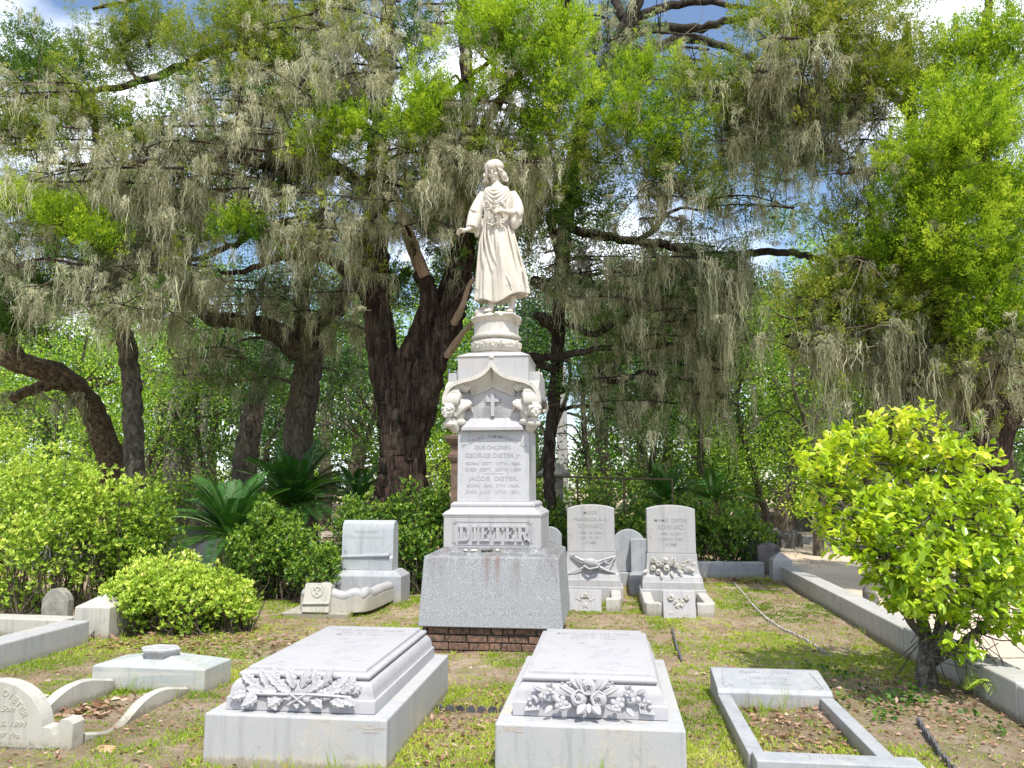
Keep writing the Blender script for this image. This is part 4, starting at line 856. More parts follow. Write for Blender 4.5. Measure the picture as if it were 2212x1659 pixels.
# ------------------------------------------------------------ foliage builders
def unit(v): return v/(np.linalg.norm(v, axis=-1, keepdims=True)+1e-9)
def rdir(n): return unit(rng.normal(size=(n, 3)))
def diamonds(c, d, L_, w, side=None):
    """flat pointed leaves: centre of base c, direction d, length, width"""
    n = len(c); s = unit(np.cross(d, rdir(n) if side is None else side)); L_ = np.broadcast_to(L_, (n,))[:, None]; w = np.broadcast_to(w, (n,))[:, None]
    V = np.stack([c, c+d*L_*.45+s*w*.5, c+d*L_, c+d*L_*.45-s*w*.5], 1); return V.reshape(-1, 3), np.arange(4*n).reshape(n, 4)
class Bag:
    def __init__(s): s.V = []; s.Q = []; s.A = []; s.n = 0
    def add(s, V, Q, A): s.V.append(V); s.Q.append(Q+s.n); s.A.append(A); s.n += len(V)
    def build(s, name, mat, parent=None, smooth=False):
        return mesh_np(name, np.concatenate(s.V), np.concatenate(s.Q), mat, parent, np.concatenate(s.A), smooth)
def clump(bag, c, r, n, size, tone, up=.3):
    """leaves of one bough end: scattered in a flattened ball, denser at the rim, pointing outwards"""
    d = rdir(n); rad = rng.random(n)**.45; p = c+d*rad[:, None]*np.array([r, r, r*.7]); dr = unit(d+rdir(n)*.9+np.array([0, 0, up]))
    bag.add(*diamonds(p, dr, size*rng.uniform(.7, 1.3, n), size*.55), np.clip(tone+rng.normal(0, .16, n), 0, 1))
def plumes(bag, c, r, k, n, tone, lean, ln=.36, s=.044):
    """feathery cedar sprays: k upright tufts round c, each made of n narrow scales"""
    pc = c+rdir(k)*rng.random(k)[:, None]**.5*np.array([r, r, r*.75]); ax = unit(unit(pc-c)*.75+np.array([0, 0, .8])+lean+rng.normal(0, .18, (k, 3))); l = ln*rng.uniform(.6, 1.2, k)
    t = rng.random((k, n))**.8; side = rdir(k*n).reshape(k, n, 3); rad = .30*l[:, None]*np.sin(np.clip(t*.92+.08, 0, 1)*PI)**.8
    p = pc[:, None]+ax[:, None]*(t*l[:, None])[..., None]+side*rad[..., None]*rng.random((k, n))[..., None]**.5; d = unit(ax[:, None]*.9+side*.7+rng.normal(0, .25, (k, n, 3)))
    tn = tone+rng.normal(0, .20, (k, 1))+rng.normal(0, .13, (k, n))+.42*(t-.55)  # scales darken towards the tuft's foot: inner shade put into the leaf tone
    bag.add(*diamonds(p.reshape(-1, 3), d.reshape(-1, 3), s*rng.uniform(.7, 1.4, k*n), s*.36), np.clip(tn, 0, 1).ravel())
def beard(bag, P, Ls, n, width, wr, tone=.45):
    """hanging moss: P (m,3) hang points, Ls lengths; n strands each, ribbon width wr"""
    m = len(P); K = 9
    P = np.repeat(P, n, 0); Lr = np.repeat(Ls, n); N = len(P); wd = np.repeat(np.broadcast_to(width, (m,)), n)
    off = rng.normal(0, 1, (N, 2))*wd[:, None]*.5; Ln = Lr*(.12+.88*rng.random(N)**1.4)*np.exp(-(off**2).sum(1)/(wd**2)*.7)
    t = np.linspace(0, 1, K); cur = np.cumsum(rng.normal(0, 1, (N, K, 2)), 1)*(.012+.010*Ln)[:, None, None]+rng.normal(0, .014, (N, K, 2))
    x = P[:, None, 0]+off[:, :1]*(1-.72*t**.8)+cur[..., 0]; y = P[:, None, 1]+off[:, 1:]*(1-.72*t**.8)+cur[..., 1]; z = P[:, None, 2]-Ln[:, None]*t-np.abs(off).sum(1)[:, None]*.3
    c = np.stack([x, y, z], -1); a = rng.uniform(0, PI, (N, 1))+rng.normal(0, .7, (N, K)); w = wr*rng.uniform(.6, 1.5, (N, 1))*np.sin(np.clip(.25+t*.75, 0, .97)*PI)[None]
    o = np.stack([np.cos(a)*w, np.sin(a)*w, rng.normal(0, .5, (N, K))*w], -1); V = np.stack([c-o, c+o], 2).reshape(-1, 3); b = (np.arange(N)[:, None]*K+np.arange(K-1)).ravel()*2
    tn = tone+np.repeat(rng.normal(0, .2, m), n)+rng.normal(0, .14, N)
    bag.add(V, np.c_[b, b+1, b+3, b+2], np.clip(np.repeat(tn, K-1), 0, 1))
class Tree:
    def __init__(s, name, label, base, barkm, group=None, cat='tree'):
        s.o = thing(name, label, cat, tuple(base), group=group); s.b = MB(); s.bark = barkm; s.nodes = []; s.leaf = {}; s.moss = Bag(); s.hm = False; s.tw = MB()
    def limb(s, P, R, n=10, m=6, ridge=.0, seed=0, keep=True):
        if .2 < P[0][2] < 1.9 and R[0] > .07:      # a trunk: carry it down to the soil and let it flare into roots
            p = np.array(P[0]); P = [p*np.array([1, 1, 0])-np.array([0, 0, .25]), p*np.array([1, 1, .3])]+[np.array(q) for q in P]; R = [R[0]*1.75, R[0]*1.25]+list(R)
        c = catmull(P, m); r = np.interp(np.linspace(0, 1, len(c)), np.linspace(0, 1, len(R)), R)
        c = c+rng.normal(0, 1, c.shape)*np.minimum(r, .06)[:, None]*.25
        s.b.tube(c, r, n, ridge=ridge, seed=seed)
        if keep: s.nodes += list(zip(map(tuple, c), r))
        return c
    def limbP(s, P, R, **k): return s.limb([W(*p) for p in P], R, **k)
    def link(s, c, r0=.04, far=None):
        N = np.array([q[0] for q in s.nodes]); d = np.linalg.norm((N-c)*np.array([1, 1, 1.3]), axis=1)+np.where(N[:, 2] > c[2]+.3, .8, 0); j = int(np.argmin(d)); a = N[j]; r = min(s.nodes[j][1]*.6, r0+.008*d[j])
        mid = (a+c)/2+np.array([0, 0, .12*d[j]])+rng.normal(0, .06*d[j]+.02, 3); s.limb([a, mid, c], [max(r, .012), max(r*.6, .008), max(r*.25, .006)], n=5, m=4)
    def bag(s, mat): return s.leaf.setdefault(mat.name, (mat, Bag()))[1]
    def blob(s, px, py, rx, ry, Y, kind, k, tone=.5, dy=None, n=None, size=None, cr=None, moss=0, ml=.6, link=True):
        c = W(px, py, Y); ux, uz = rx*Y/F*1.03, ry*Y/F*1.05; uy = dy or (ux+uz)*.4
        if link: s.link(c)
        u = rdir(k); rad = rng.random(k)**.5; cc = c+u*rad[:, None]*np.array([ux, uy, uz])
        sz = size or max(.045, .0030*Y)
        for q, p in enumerate(cc):
            tn = tone+rng.normal(0, .07)
            if q % 2 == 0 and link: s.limb([c+(p-c)*.15, c+(p-c)*.6+np.array([0, 0, -.03]), p], [.016, .010, .005], n=4, m=2, keep=False)
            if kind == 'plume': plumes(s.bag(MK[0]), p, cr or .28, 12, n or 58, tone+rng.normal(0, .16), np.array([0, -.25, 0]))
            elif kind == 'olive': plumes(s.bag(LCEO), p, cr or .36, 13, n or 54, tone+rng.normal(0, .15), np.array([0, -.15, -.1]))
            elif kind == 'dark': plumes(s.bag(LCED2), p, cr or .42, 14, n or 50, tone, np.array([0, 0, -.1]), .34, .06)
            elif kind == 'oak': clump(s.bag(LOAK), p, cr or .42, n or 190, sz, tone)
            elif kind == 'lime': clump(s.bag(LBR), p, cr or .42, n or 130, sz*1.15, tone)
        if moss:
            idx = rng.integers(0, k, moss); s.beards(cc[idx]+rng.normal(0, .12, (moss, 3)), ml, Y)
    def beards(s, P, ml, Y, n=20, tone=.66):
        m = len(P)
        if not m: return
        s.hm = True; beard(s.moss, P, ml*(.12+1.2*rng.random(m)**1.8), n, (.05+.05*ml)*rng.uniform(.5, 1.5, m), max(.0036, .00031*Y), tone)
    def mossy(s, px, py, rx, ry, Y, k, nb, ml, twigs=5, dy=1.2, tone=.66, n=20, r=.024, green=4, gk='dark'):
        """k drooping boughs across the patch, nb moss beards hanging from each"""
        for i in range(k):
            a = rng.uniform(-1, 1); yy = py+ry*(2*(i+.5)/k-1)+rng.uniform(-.2, .2)*ry; Yd = Y+rng.uniform(-dy, dy); sg = rng.choice((-1, 1)); x0 = px-sg*rx*rng.uniform(.7, 1.05); x1 = px+sg*rx*rng.uniform(.6, 1.05)
            P = [W(x0, yy+rng.uniform(-.15, .1)*ry, Yd), W(px+rng.uniform(-.3, .3)*rx, yy-rng.uniform(.05, .25)*ry, Yd+rng.uniform(-.4, .4)), W(x1, yy+rng.uniform(-.1, .3)*ry, Yd+rng.uniform(-.8, .8))]
            if i % 2 == 0: s.link(P[0], .05)
            nb = int(nb*1.35); c = s.limb(P, [r, r*.7, .008], n=6, m=9); kc = rng.random(4); t = np.clip(kc[rng.integers(0, 4, nb)]+rng.normal(0, .07, nb), 0, .999)*(len(c)-1)
            j = t.astype(int).clip(0, len(c)-2); h = c[j]+(c[j+1]-c[j])*(t-j)[:, None]; hang = [h[:nb//2]+rng.normal(0, .05, (nb//2, 3))*np.array([1, 2, .5])]
            for q in range(green*2):                # leafy side sprays off the bough; moss hangs from these too
                a0 = c[rng.integers(1, len(c))]; gp = a0+rng.normal(0, 1, 3)*np.array([.22, .30, .30])*(.5+ry/90.); s.limb([a0, (a0+gp)/2+rng.normal(0, .04, 3), gp], [.011, .008, .004], n=4, m=2, keep=False)
                if q % 2 == 0:
                    if gk == 'oak': clump(s.bag(LOAK), gp, .28, 90, .0032*Y, rng.uniform(.2, .7))
                    else: plumes(s.bag({'dark': LCED2, 'olive': LCEO}[gk]), gp, .22, 5, 34, rng.uniform(.3, .8), np.array([0, -.1, 0]), .28, .05)
                hang.append(gp+rng.normal(0, .10, (max(2, nb//(green*2)), 3)))
            s.beards(np.concatenate(hang), ml, Yd, n, tone)
            for q in range(twigs):
                b = c[rng.integers(1, len(c))]; d = unit(rng.normal(size=3)*np.array([1, 1, .5])+np.array([0, 0, -.15])); l = rng.uniform(.25, .8)
                s.tw.tube(catmull([b, b+d*l*.5+rng.normal(0, .07, 3), b+d*l+rng.normal(0, .14, 3)], 4), [.008, .008, .007, .006, .006, .005, .004, .003, .0025], 4)
    def done(s, ridge=0, smooth=60):
        if s.tw.v: s.tw.build('twigs', PTWIG, s.o)['kind'] = 'stuff'
        s.b.build('trunk', s.bark, s.o, smooth=smooth)
        for i, (mat, bag) in enumerate(s.leaf.values()): bag.build('crown' if i == 0 else 'bough_foliage', mat, s.o)
        if s.hm: s.moss.build('spanish_moss', LMOSS, s.o)['kind'] = 'stuff'
MK = [LCED]
PTWIG = bark('dead_twig', (.16, .13, .09), (.34, .29, .21), (.6, .54, .42), (20, 20, 20))

# ------------------------------------------------------------ the big double-trunked cedar behind the monument
T1 = Tree('cedar_tree', 'huge old cedar with a forked reddish trunk right behind the monument', G(868, 1046)*np.array([1, 0, 0])+np.array([0, 14, 0]), BCED)
Y = 14.
k = dict(n=34, m=10, ridge=.20)
T1.limbP([(872, 1075, Y), (868, 1020, Y), (864, 930, Y), (880, 850, Y+.05)], [.46, .40, .37, .37], seed=1, **k)
T1.limbP([(858, 940, Y), (850, 870, Y-.05), (838, 800, Y), (816, 680, Y), (808, 560, Y+.1), (812, 430, Y+.3), (818, 300, Y+.5), (832, 150, Y+.7), (838, -60, Y+1)], [.24, .27, .26, .24, .23, .20, .17, .14, .10], seed=2, **k)
T1.limbP([(888, 950, Y+.05), (905, 870, Y), (930, 790, Y), (958, 700, Y), (985, 610, Y+.2), (1000, 520, Y+.5), (1008, 400, Y+.8), (1015, 250, Y+1), (1000, 60, Y+1.2), (990, -80, Y+1.4)], [.26, .30, .30, .30, .26, .21, .18, .15, .10, .07], seed=3, **k)
T1.limbP([(880, 850, Y-.1), (872, 790, Y-.15), (905, 720, Y-.2), (930, 640, Y-.15), (905, 590, Y)], [.20, .20, .18, .16, .14], n=18, m=7, ridge=.14, seed=4)
q = MB(); q.tube(catmull([W(*p) for p in ((918, 600, Y-.1), (895, 540, Y-.15), (872, 480, Y-.2), (852, 420, Y-.2), (838, 385, Y-.25))], 6), np.linspace(.12, .05, 25)**1.0, 18, ridge=.25, seed=5); T1.nodes += [(tuple(W(872, 480, Y)), .1)]
q.build('broken_limb', BPAL, T1.o, smooth=50)
q = MB(); q.tube(catmull([W(*p) for p in ((965, 770, Y-.25), (1000, 720, Y-.5), (1035, 685, Y-.7))], 5), np.linspace(.065, .02, 11), 14, ridge=.4, seed=6); q.tube(catmull([W(*p) for p in ((980, 700, Y-.3), (1000, 660, Y-.5), (1015, 612, Y-.5), (1035, 600, Y-.6))], 5), np.linspace(.06, .018, 16), 14, ridge=.4, seed=6)
q.build('broken_limb', BPAL, T1.o, smooth=50)
T1.limbP([(800, 660, Y), (770, 610, Y-.2), (720, 565, Y-.5), (650, 553, Y-.8), (590, 560, Y-1), (530, 585, Y-1.1), (478, 590, Y-1.2)], [.13, .11, .09, .08, .07, .05, .03], n=10, ridge=.08)
T1.limbP([(800, 560, Y), (755, 520, Y-.2), (710, 480, Y-.4), (650, 472, Y-.6), (590, 485, Y-.8), (520, 520, Y-1), (440, 555, Y-1.2), (370, 568, Y-1.4)], [.12, .10, .08, .07, .06, .06, .05, .02], n=10, ridge=.08)
T1.limbP([(805, 420, Y), (740, 370, Y-.3), (640, 365, Y-.6), (540, 350, Y-.9), (400, 330, Y-1.2), (250, 360, Y-1.3), (80, 350, Y-1.5)], [.16, .13, .11, .09, .07, .05, .02], n=10, ridge=.08)
T1.limbP([(810, 300, Y+.4), (740, 250, Y), (620, 230, Y-.4), (520, 290, Y-.8), (430, 310, Y-1), (330, 350, Y-1.2), (220, 370, Y-1.4)], [.14, .12, .10, .08, .06, .05, .02], n=10, ridge=.08)
T1.limbP([(820, 250, Y+.5), (740, 210, Y), (640, 170, Y-.3), (500, 100, Y-.6), (380, 150, Y-.9), (250, 190, Y-1.2), (60, 215, Y-1.5), (-60, 250, Y-1.6)], [.16, .13, .11, .09, .08, .06, .04, .02], n=10, ridge=.08)
T1.limbP([(830, 150, Y+.7), (760, 90, Y+.3), (600, 20, Y-.2), (400, -20, Y-.8), (200, 20, Y-1)], [.14, .11, .09, .06, .03], n=10)
T1.limbP([(1000, 420, Y+.6), (1030, 330, Y), (1060, 250, Y-1), (1130, 150, Y-2), (1200, 60, Y-2.6), (1240, -40, Y-3)], [.13, .11, .09, .07, .05, .03], n=8)
T1.limbP([(880, 300, Y+.2), (930, 250, Y-.8), (1000, 180, Y-1.6), (1090, 110, Y-2.4)], [.09, .07, .05, .03], n=8)
for a in ((1090, 60, 90, 80, 11.4, 22, .66), (1190, 80, 80, 110, 11.4, 24, .7), (1110, 170, 150, 80, 11.6, 30, .6), (950, 250, 80, 50, 11.8, 16, .62), (1210, 200, 55, 90, 11.5, 16, .6), (880, 290, 60, 40, 11.9, 9, .6), (1020, 80, 60, 70, 11.7, 10, .55),
          (740, 290, 85, 58, 12.0, 20, .5), (690, 330, 50, 40, 12.0, 9, .5), (930, 210, 50, 60, 11.9, 8, .6), (1180, 300, 50, 60, 11.8, 10, .5)):
    T1.blob(*a[:5], 'plume', a[5], a[6], moss=a[5])
for a in ((110, 470, 110, 45, 11.5, 22, .55), (220, 520, 80, 40, 11.6, 12, .45), (520, 500, 50, 35, 12, 8, .45), (30, 430, 50, 40, 11.4, 8, .6)): T1.blob(*a[:5], 'plume', a[5], a[6], moss=a[5]//2)
for a in ((520, 60, 90, 60, 12.6, 22, .5), (600, 110, 80, 60, 12.8, 16, .45), (430, 140, 110, 80, 12.8, 22, .5), (250, 110, 90, 80, 13, 22, .4), (330, 60, 80, 60, 13, 14, .5), (210, 250, 110, 50, 12.8, 20, .4), (60, 300, 110, 60, 12.6, 22, .35), (730, 20, 70, 50, 13, 8, .5)):
    T1.blob(*a[:5], 'olive', a[5], a[6], moss=a[5])
for a in ((60, 180, 90, 50, 13.5, 14, .5), (420, 450, 130, 60, 13.5, 24, .5), (230, 430, 120, 70, 13.8, 24, .4), (1150, 430, 60, 90, 13.5, 20, .6), (1240, 430, 60, 60, 13.6, 14, .6), (1000, 560, 70, 70, 15, 16, .4), (940, 470, 50, 70, 15, 12, .4), (860, 620, 50, 40, 15.3, 8, .4), (620, 400, 90, 50, 14.2, 16, .5), (1090, 470, 50, 60, 14.5, 10, .5)):
    T1.blob(*a[:5], 'dark', a[5], a[6], moss=a[5])
for a in ((1040, 310, 130, 80, 12.4, 8, 14, .9), (900, 360, 90, 60, 12.6, 6, 12, .8), (760, 120, 110, 110, 12.9, 8, 12, .9), (640, 60, 120, 70, 13, 6, 12, .7), (800, 420, 70, 80, 13.0, 5, 13, 1.0), (600, 260, 120, 90, 13, 7, 13, .9), (420, 400, 150, 90, 12.8, 8, 14, 1.0), (680, 480, 120, 60, 13, 5, 13, .9),
          (200, 400, 190, 90, 12.4, 9, 14, 1.1), (100, 560, 130, 70, 12.4, 5, 10, .9), (330, 560, 130, 60, 12.6, 6, 13, 1.0), (80, 230, 110, 60, 12.8, 5, 10, .9), (470, 250, 120, 70, 13, 6, 12, .8), (1020, 30, 120, 30, 13.5, 3, 9, .8), (950, 470, 60, 50, 13.4, 3, 8, .8), (260, 640, 70, 30, 12.3, 3, 9, .8), (1130, 350, 70, 30, 12.4, 3, 8, .9)):
    T1.mossy(*a, gk=('olive' if a[0] % 40 < 20 else 'dark'), green=5)
q = np.array([W(780, 660, 12.2)]); T1.beards(q, 1.1, 12, 26); T1.beards(W(865, 540, 13)[None], .5, 13, 20)
T1.beards(np.array([W(x, 590+rng.uniform(-20, 20), 13.2) for x in range(780, 800, 8)]), 1.2, 13)
for a in ((150, 150, 120, 60, 15, 16, .5), (300, 300, 120, 60, 15, 16, .4), (480, 330, 90, 60, 15.2, 14, .4), (700, 200, 90, 80, 15.4, 16, .4), (900, 100, 70, 80, 15.5, 12, .5), (560, 200, 80, 60, 15.4, 12, .4), (60, 90, 70, 40, 15, 6, .5), (950, 330, 60, 70, 15.4, 10, .4)): T1.blob(*a[:5], 'dark', a[5], a[6], moss=a[5])
T1.done()

# ------------------------------------------------------------ left group of trees
T2 = Tree('oak_tree', 'live oak with a mossy pale fork, second trunk left of the big cedar', G(645, 1046)*np.array([1, 0, 0])+np.array([W(645, 1000, 17)[0]-G(645, 1046)[0], 17, 0]), BOAK)
Y = 17.; k = dict(n=20, m=7, ridge=.11)
T2.limbP([(640, 1070, Y), (645, 980, Y), (650, 900, Y), (662, 810, Y), (678, 730, Y)], [.40, .33, .31, .30, .29], seed=3, **k)
T2.limbP([(665, 800, Y), (655, 700, Y), (650, 640, Y), (655, 590, Y), (690, 500, Y+.2), (700, 400, Y+.5)], [.26, .20, .17, .15, .12, .06], seed=5, **k)
T2.limbP([(680, 740, Y), (715, 690, Y), (760, 600, Y+.1), (790, 500, Y+.2), (800, 380, Y+.4)], [.30, .24, .18, .14, .08], seed=6, **k)
T2.limbP([(655, 770, Y), (610, 725, Y-.3), (560, 700, Y-.6), (500, 692, Y-.9), (455, 690, Y-1), (435, 660, Y-1.1), (410, 642, Y-1.2), (368, 640, Y-1.3)], [.26, .24, .20, .17, .15, .14, .13, .05], seed=7, **k)
T2.limbP([(700, 740, Y-.1), (720, 660, Y-.2), (738, 610, Y-.2)], [.14, .16, .05], n=12, ridge=.1)
for a in ((560, 640, 80, 60, 16.5, 14, .4), (470, 760, 80, 60, 16.5, 16, .4), (560, 800, 70, 60, 17.5, 14, .4), (690, 560, 60, 50, 17, 10, .4), (600, 540, 90, 60, 17, 14, .5), (740, 820, 60, 100, 18, 16, .35), (480, 830, 60, 40, 16.4, 9, .6), (620, 720, 40, 60, 17.5, 8, .3)): T2.blob(*a[:5], 'oak', a[5], a[6], moss=a[5])
for a in ((500, 640, 110, 40, 16, 4, 12, 1.1), (650, 640, 90, 50, 16.5, 4, 10, 1.0), (740, 660, 60, 60, 17, 4, 10, 1.0), (450, 780, 90, 40, 16, 3, 8, .8)): T2.mossy(*a, gk='oak')
T2.done()
T3 = Tree('oak_tree', 'leaning oak with sunlit brown bark, left of the mossy-forked oak', W(525, 1000, 19)*np.array([1, 1, 0]), BOAK)
T3.limbP([(525, 1075, 19), (532, 980, 19), (545, 900, 19), (565, 820, 19), (590, 740, 19.2), (600, 600, 19.5)], [.33, .30, .26, .22, .17, .1], n=16, ridge=.12)
for a in ((540, 740, 90, 70, 19.5, 14, .35), (620, 850, 60, 40, 19.5, 8, .5), (430, 720, 80, 60, 20, 12, .6)): T3.blob(*a[:5], 'oak', a[5], a[6], moss=6)
T3.done()
T4 = Tree('oak_tree', 'slender straight grey trunk with a hanging moss crown, left of the leaning oak', W(290, 1000, 13)*np.array([1, 1, 0]), BOAK)
T4.limbP([(291, 1110, 13), (290, 1000, 13), (289, 900, 13), (284, 810, 13), (266, 710, 13), (250, 640, 13), (240, 540, 13.1), (225, 400, 13.3), (200, 250, 13.5)], [.20, .175, .17, .165, .16, .14, .12, .09, .05], n=16, m=7, ridge=.07)
T4.limbP([(270, 720, 13), (285, 660, 13), (300, 600, 13.2), (330, 540, 13.4)], [.09, .07, .05, .02], n=8)
T4.limbP([(245, 620, 13), (180, 610, 12.8), (100, 620, 12.6), (20, 650, 12.5)], [.06, .05, .035, .015], n=8)
T4.limbP([(250, 650, 13), (330, 620, 12.9), (420, 560, 12.7)], [.06, .05, .02], n=8)
for a in ((60, 640, 80, 40, 12.6, 12, .4), (40, 700, 60, 40, 12.6, 8, .4)): T4.blob(*a[:5], 'dark', a[5], a[6], moss=8)
for a in ((270, 620, 90, 50, 12.6, 6, 14, 1.0), (130, 640, 90, 30, 12.5, 4, 10, 1.0), (320, 540, 110, 40, 13, 4, 12, .9)): T4.mossy(*a, gk='oak', green=3)
T4.done()
T5 = Tree('oak_tree', 'thick low oak limb covered in brown fern, arching out of the left edge', W(262, 1060, 14.5)*np.array([1, 1, 0]), BFERN)
T5.limbP([(262, 1130, 14.5), (250, 1030, 14.4), (225, 940, 14.2), (185, 860, 14), (120, 805, 13.8), (40, 785, 13.6), (-80, 730, 13.5), (-200, 640, 13.4)], [.32, .27, .23, .21, .20, .20, .19, .17], n=18, m=8, ridge=.09)
T5.limbP([(200, 880, 14), (160, 835, 13.6), (110, 828, 13.3), (60, 845, 13.1), (22, 868, 13.0)], [.14, .13, .11, .10, .08], n=14, m=6, ridge=.12)
T5.limbP([(40, 785, 13.6), (-20, 640, 13.4), (-60, 500, 13)], [.15, .12, .08], n=10)
T5.beards(np.array([W(rng.uniform(-10, 190), 850+rng.uniform(-10, 25), 13.4+rng.uniform(-.3, .5)) for _ in range(60)]), .9, 13.4, 14, .35)
T5.blob(0, 520, 80, 60, 13, 'oak', 16, .5, moss=12); T5.blob(-20, 600, 60, 60, 13, 'oak', 10, .6, moss=8)
T5.done()

# ------------------------------------------------------------ right group
T7 = Tree('oak_tree', 'tall dark oak hidden behind the boughs, its trunk showing beside the obelisk', W(1195, 1000, 16)*np.array([1, 1, 0]), BDARK)
Y = 16.
T7.limbP([(1188, 1085, Y), (1186, 1000, Y), (1191, 900, Y), (1203, 800, Y), (1210, 650, Y), (1225, 450, Y), (1250, 300, Y-.5), (1290, 190, Y-1), (1335, 100, Y-1.4), (1370, 20, Y-1.6), (1400, -80, Y-1.8)], [.12, .115, .12, .13, .15, .17, .18, .18, .16, .13, .1], n=16, m=7, ridge=.1)
T7.limbP([(1335, 100, Y-1.4), (1400, 60, Y-1.5), (1500, 62, Y-1.6), (1600, 40, Y-1.8), (1720, 50, Y-2)], [.14, .11, .09, .07, .03], n=10, ridge=.06)
T7.limbP([(1325, 120, Y-1.4), (1400, 110, Y-1.5), (1480, 85, Y-1.6), (1580, 110, Y-1.8), (1700, 170, Y-2)], [.13, .11, .10, .06, .03], n=10, ridge=.06)
T7.limbP([(1350, 60, Y-1.5), (1420, 20, Y-1.5), (1520, 5, Y-1.6), (1640, 20, Y-1.8)], [.12, .09, .07, .03], n=10)
T7.limbP([(1345, 40, Y-1.5), (1330, 0, Y-1.4), (1320, -60, Y-1.4)], [.10, .08, .05], n=8)
T7.limbP([(1215, 560, Y), (1190, 470, Y-.6), (1260, 500, Y-1.2), (1370, 520, Y-1.5), (1440, 530, Y-1.6), (1510, 550, Y-1.7), (1580, 552, Y-1.8), (1650, 545, Y-1.9), (1720, 547, Y-2), (1790, 565, Y-2), (1850, 605, Y-2.1)], [.11, .10, .09, .08, .08, .07, .075, .07, .065, .06, .05], n=10, m=7, ridge=.06)
T7.limbP([(1205, 640, Y-.2), (1150, 605, Y-.8), (1230, 603, Y-1), (1300, 590, Y-1.2), (1380, 585, Y-1.3)], [.07, .06, .05, .04, .015], n=8)
T7.limbP([(1203, 720, Y-.2), (1160, 680, Y-.8), (1230, 700, Y-1), (1285, 722, Y-1.2), (1340, 690, Y-1.3), (1400, 680, Y-1.4)], [.08, .07, .065, .06, .05, .02], n=8)
T7.limbP([(1200, 800, Y-.2), (1100, 766, Y-.4), (1190, 772, Y-.6), (1300, 752, Y-.8), (1420, 742, Y-1), (1500, 745, Y-1.2)], [.09, .09, .08, .06, .05, .02], n=9)
T7.limbP([(1200, 850, Y), (1280, 820, Y-.4), (1340, 825, Y-.6), (1390, 803, Y-.7), (1440, 815, Y-.8), (1500, 820, Y-1)], [.07, .06, .05, .05, .04, .02], n=8)
T7.limbP([(1370, 520, Y-1.5), (1420, 490, Y-1.7), (1435, 450, Y-1.8), (1425, 400, Y-1.8)], [.06, .06, .05, .02], n=8); T7.limbP([(1430, 470, Y-1.7), (1470, 450, Y-1.8), (1520, 455, Y-1.9)], [.04, .03, .015], n=7)
for a in ((1360, 240, 80, 80, 12.2, 20, .5), (1450, 300, 80, 60, 12.4, 16, .5), (1290, 350, 60, 60, 12.4, 12, .45), (1390, 170, 60, 50, 12.4, 9, .55), (1560, 190, 80, 50, 12.4, 14, .4), (1420, 380, 90, 50, 12.7, 14, .45), (1590, 240, 60, 50, 12.5, 9, .4), (1500, 400, 50, 40, 12.7, 7, .45)): T7.blob(*a[:5], 'plume' if a[6] > .46 else 'olive', a[5], a[6], moss=a[5])
for a in ((1300, 480, 80, 50, 15.5, 14, .6), (1420, 560, 90, 60, 15.5, 12, .4), (1330, 640, 90, 40, 16, 12, .5), (1260, 660, 60, 40, 15.8, 10, .5), (1300, 780, 90, 40, 15.8, 12, .45), (1450, 700, 90, 60, 16, 14, .4), (1550, 640, 70, 60, 16, 10, .4), (1380, 900, 90, 50, 16.5, 12, .35), (1240, 820, 50, 40, 15.5, 8, .5), (1460, 840, 80, 60, 16.5, 12, .35), (1370, 720, 80, 50, 15, 12, .5), (1470, 640, 80, 50, 14.6, 12, .6), (1560, 740, 60, 60, 15, 10, .5), (1300, 700, 60, 40, 15, 9, .6)): T7.blob(*a[:5], 'oak', a[5], a[6], moss=a[5]*2, ml=.9)
for a in ((1430, 430, 70, 50, 13, 3, 10, .8), (1440, 590, 110, 60, 14.5, 6, 14, 1.0), (1560, 570, 50, 40, 14, 3, 12, 1.6), (1580, 640, 30, 60, 14, 3, 10, 1.7), (1300, 600, 100, 60, 15, 5, 12, 1.0), (1480, 720, 130, 60, 15, 5, 11, 1.3), (1380, 830, 120, 50, 15.6, 4, 9, 1.2), (1540, 830, 60, 60, 15.5, 3, 9, 1.4), (1660, 230, 110, 60, 13, 6, 14, 1.0), (1630, 290, 70, 30, 13, 4, 12, .9), (1420, 110, 120, 50, 13.5, 4, 9, .7), (1290, 100, 60, 80, 13.5, 4, 9, .7), (1230, 560, 70, 60, 15, 4, 10, 1), (1760, 320, 70, 50, 13, 4, 9, .8), (1480, 240, 90, 40, 13.4, 3, 9, .7)):
    T7.mossy(*a, tone=.55, gk='oak', green=5)
for a in ((1600, 330, 90, 70, 18, 14, .45), (1500, 330, 60, 50, 18.5, 8, .4), (1700, 470, 60, 50, 18, 9, .6), (1560, 430, 80, 40, 17.5, 12, .45), (1640, 610, 70, 40, 18, 9, .55), (1330, 40, 70, 60, 17, 10, .4), (1450, 180, 70, 40, 17.5, 8, .4), (1700, 340, 50, 60, 18, 7, .4)): T7.blob(*a[:5], 'oak', a[5], a[6], moss=a[5]*2, ml=.8)
T7.mossy(1600, 400, 110, 70, 16, 4, 10, .8, tone=.5, gk='oak', green=5)
T7.done()
T6 = Tree('cedar_tree', 'bright lime green cedar with reddish trunks behind the camellia bush', W(2010, 1000, 13)*np.array([1, 1, 0]), BCED)
Y = 13.
T6.limbP([(2150, 1180, Y), (2140, 1050, Y), (2120, 900, Y), (2150, 780, Y), (2160, 600, Y), (2130, 420, Y), (2120, 200, Y), (2140, -60, Y)], [.34, .28, .25, .2, .16, .12, .09, .05], n=16, m=7, ridge=.12)
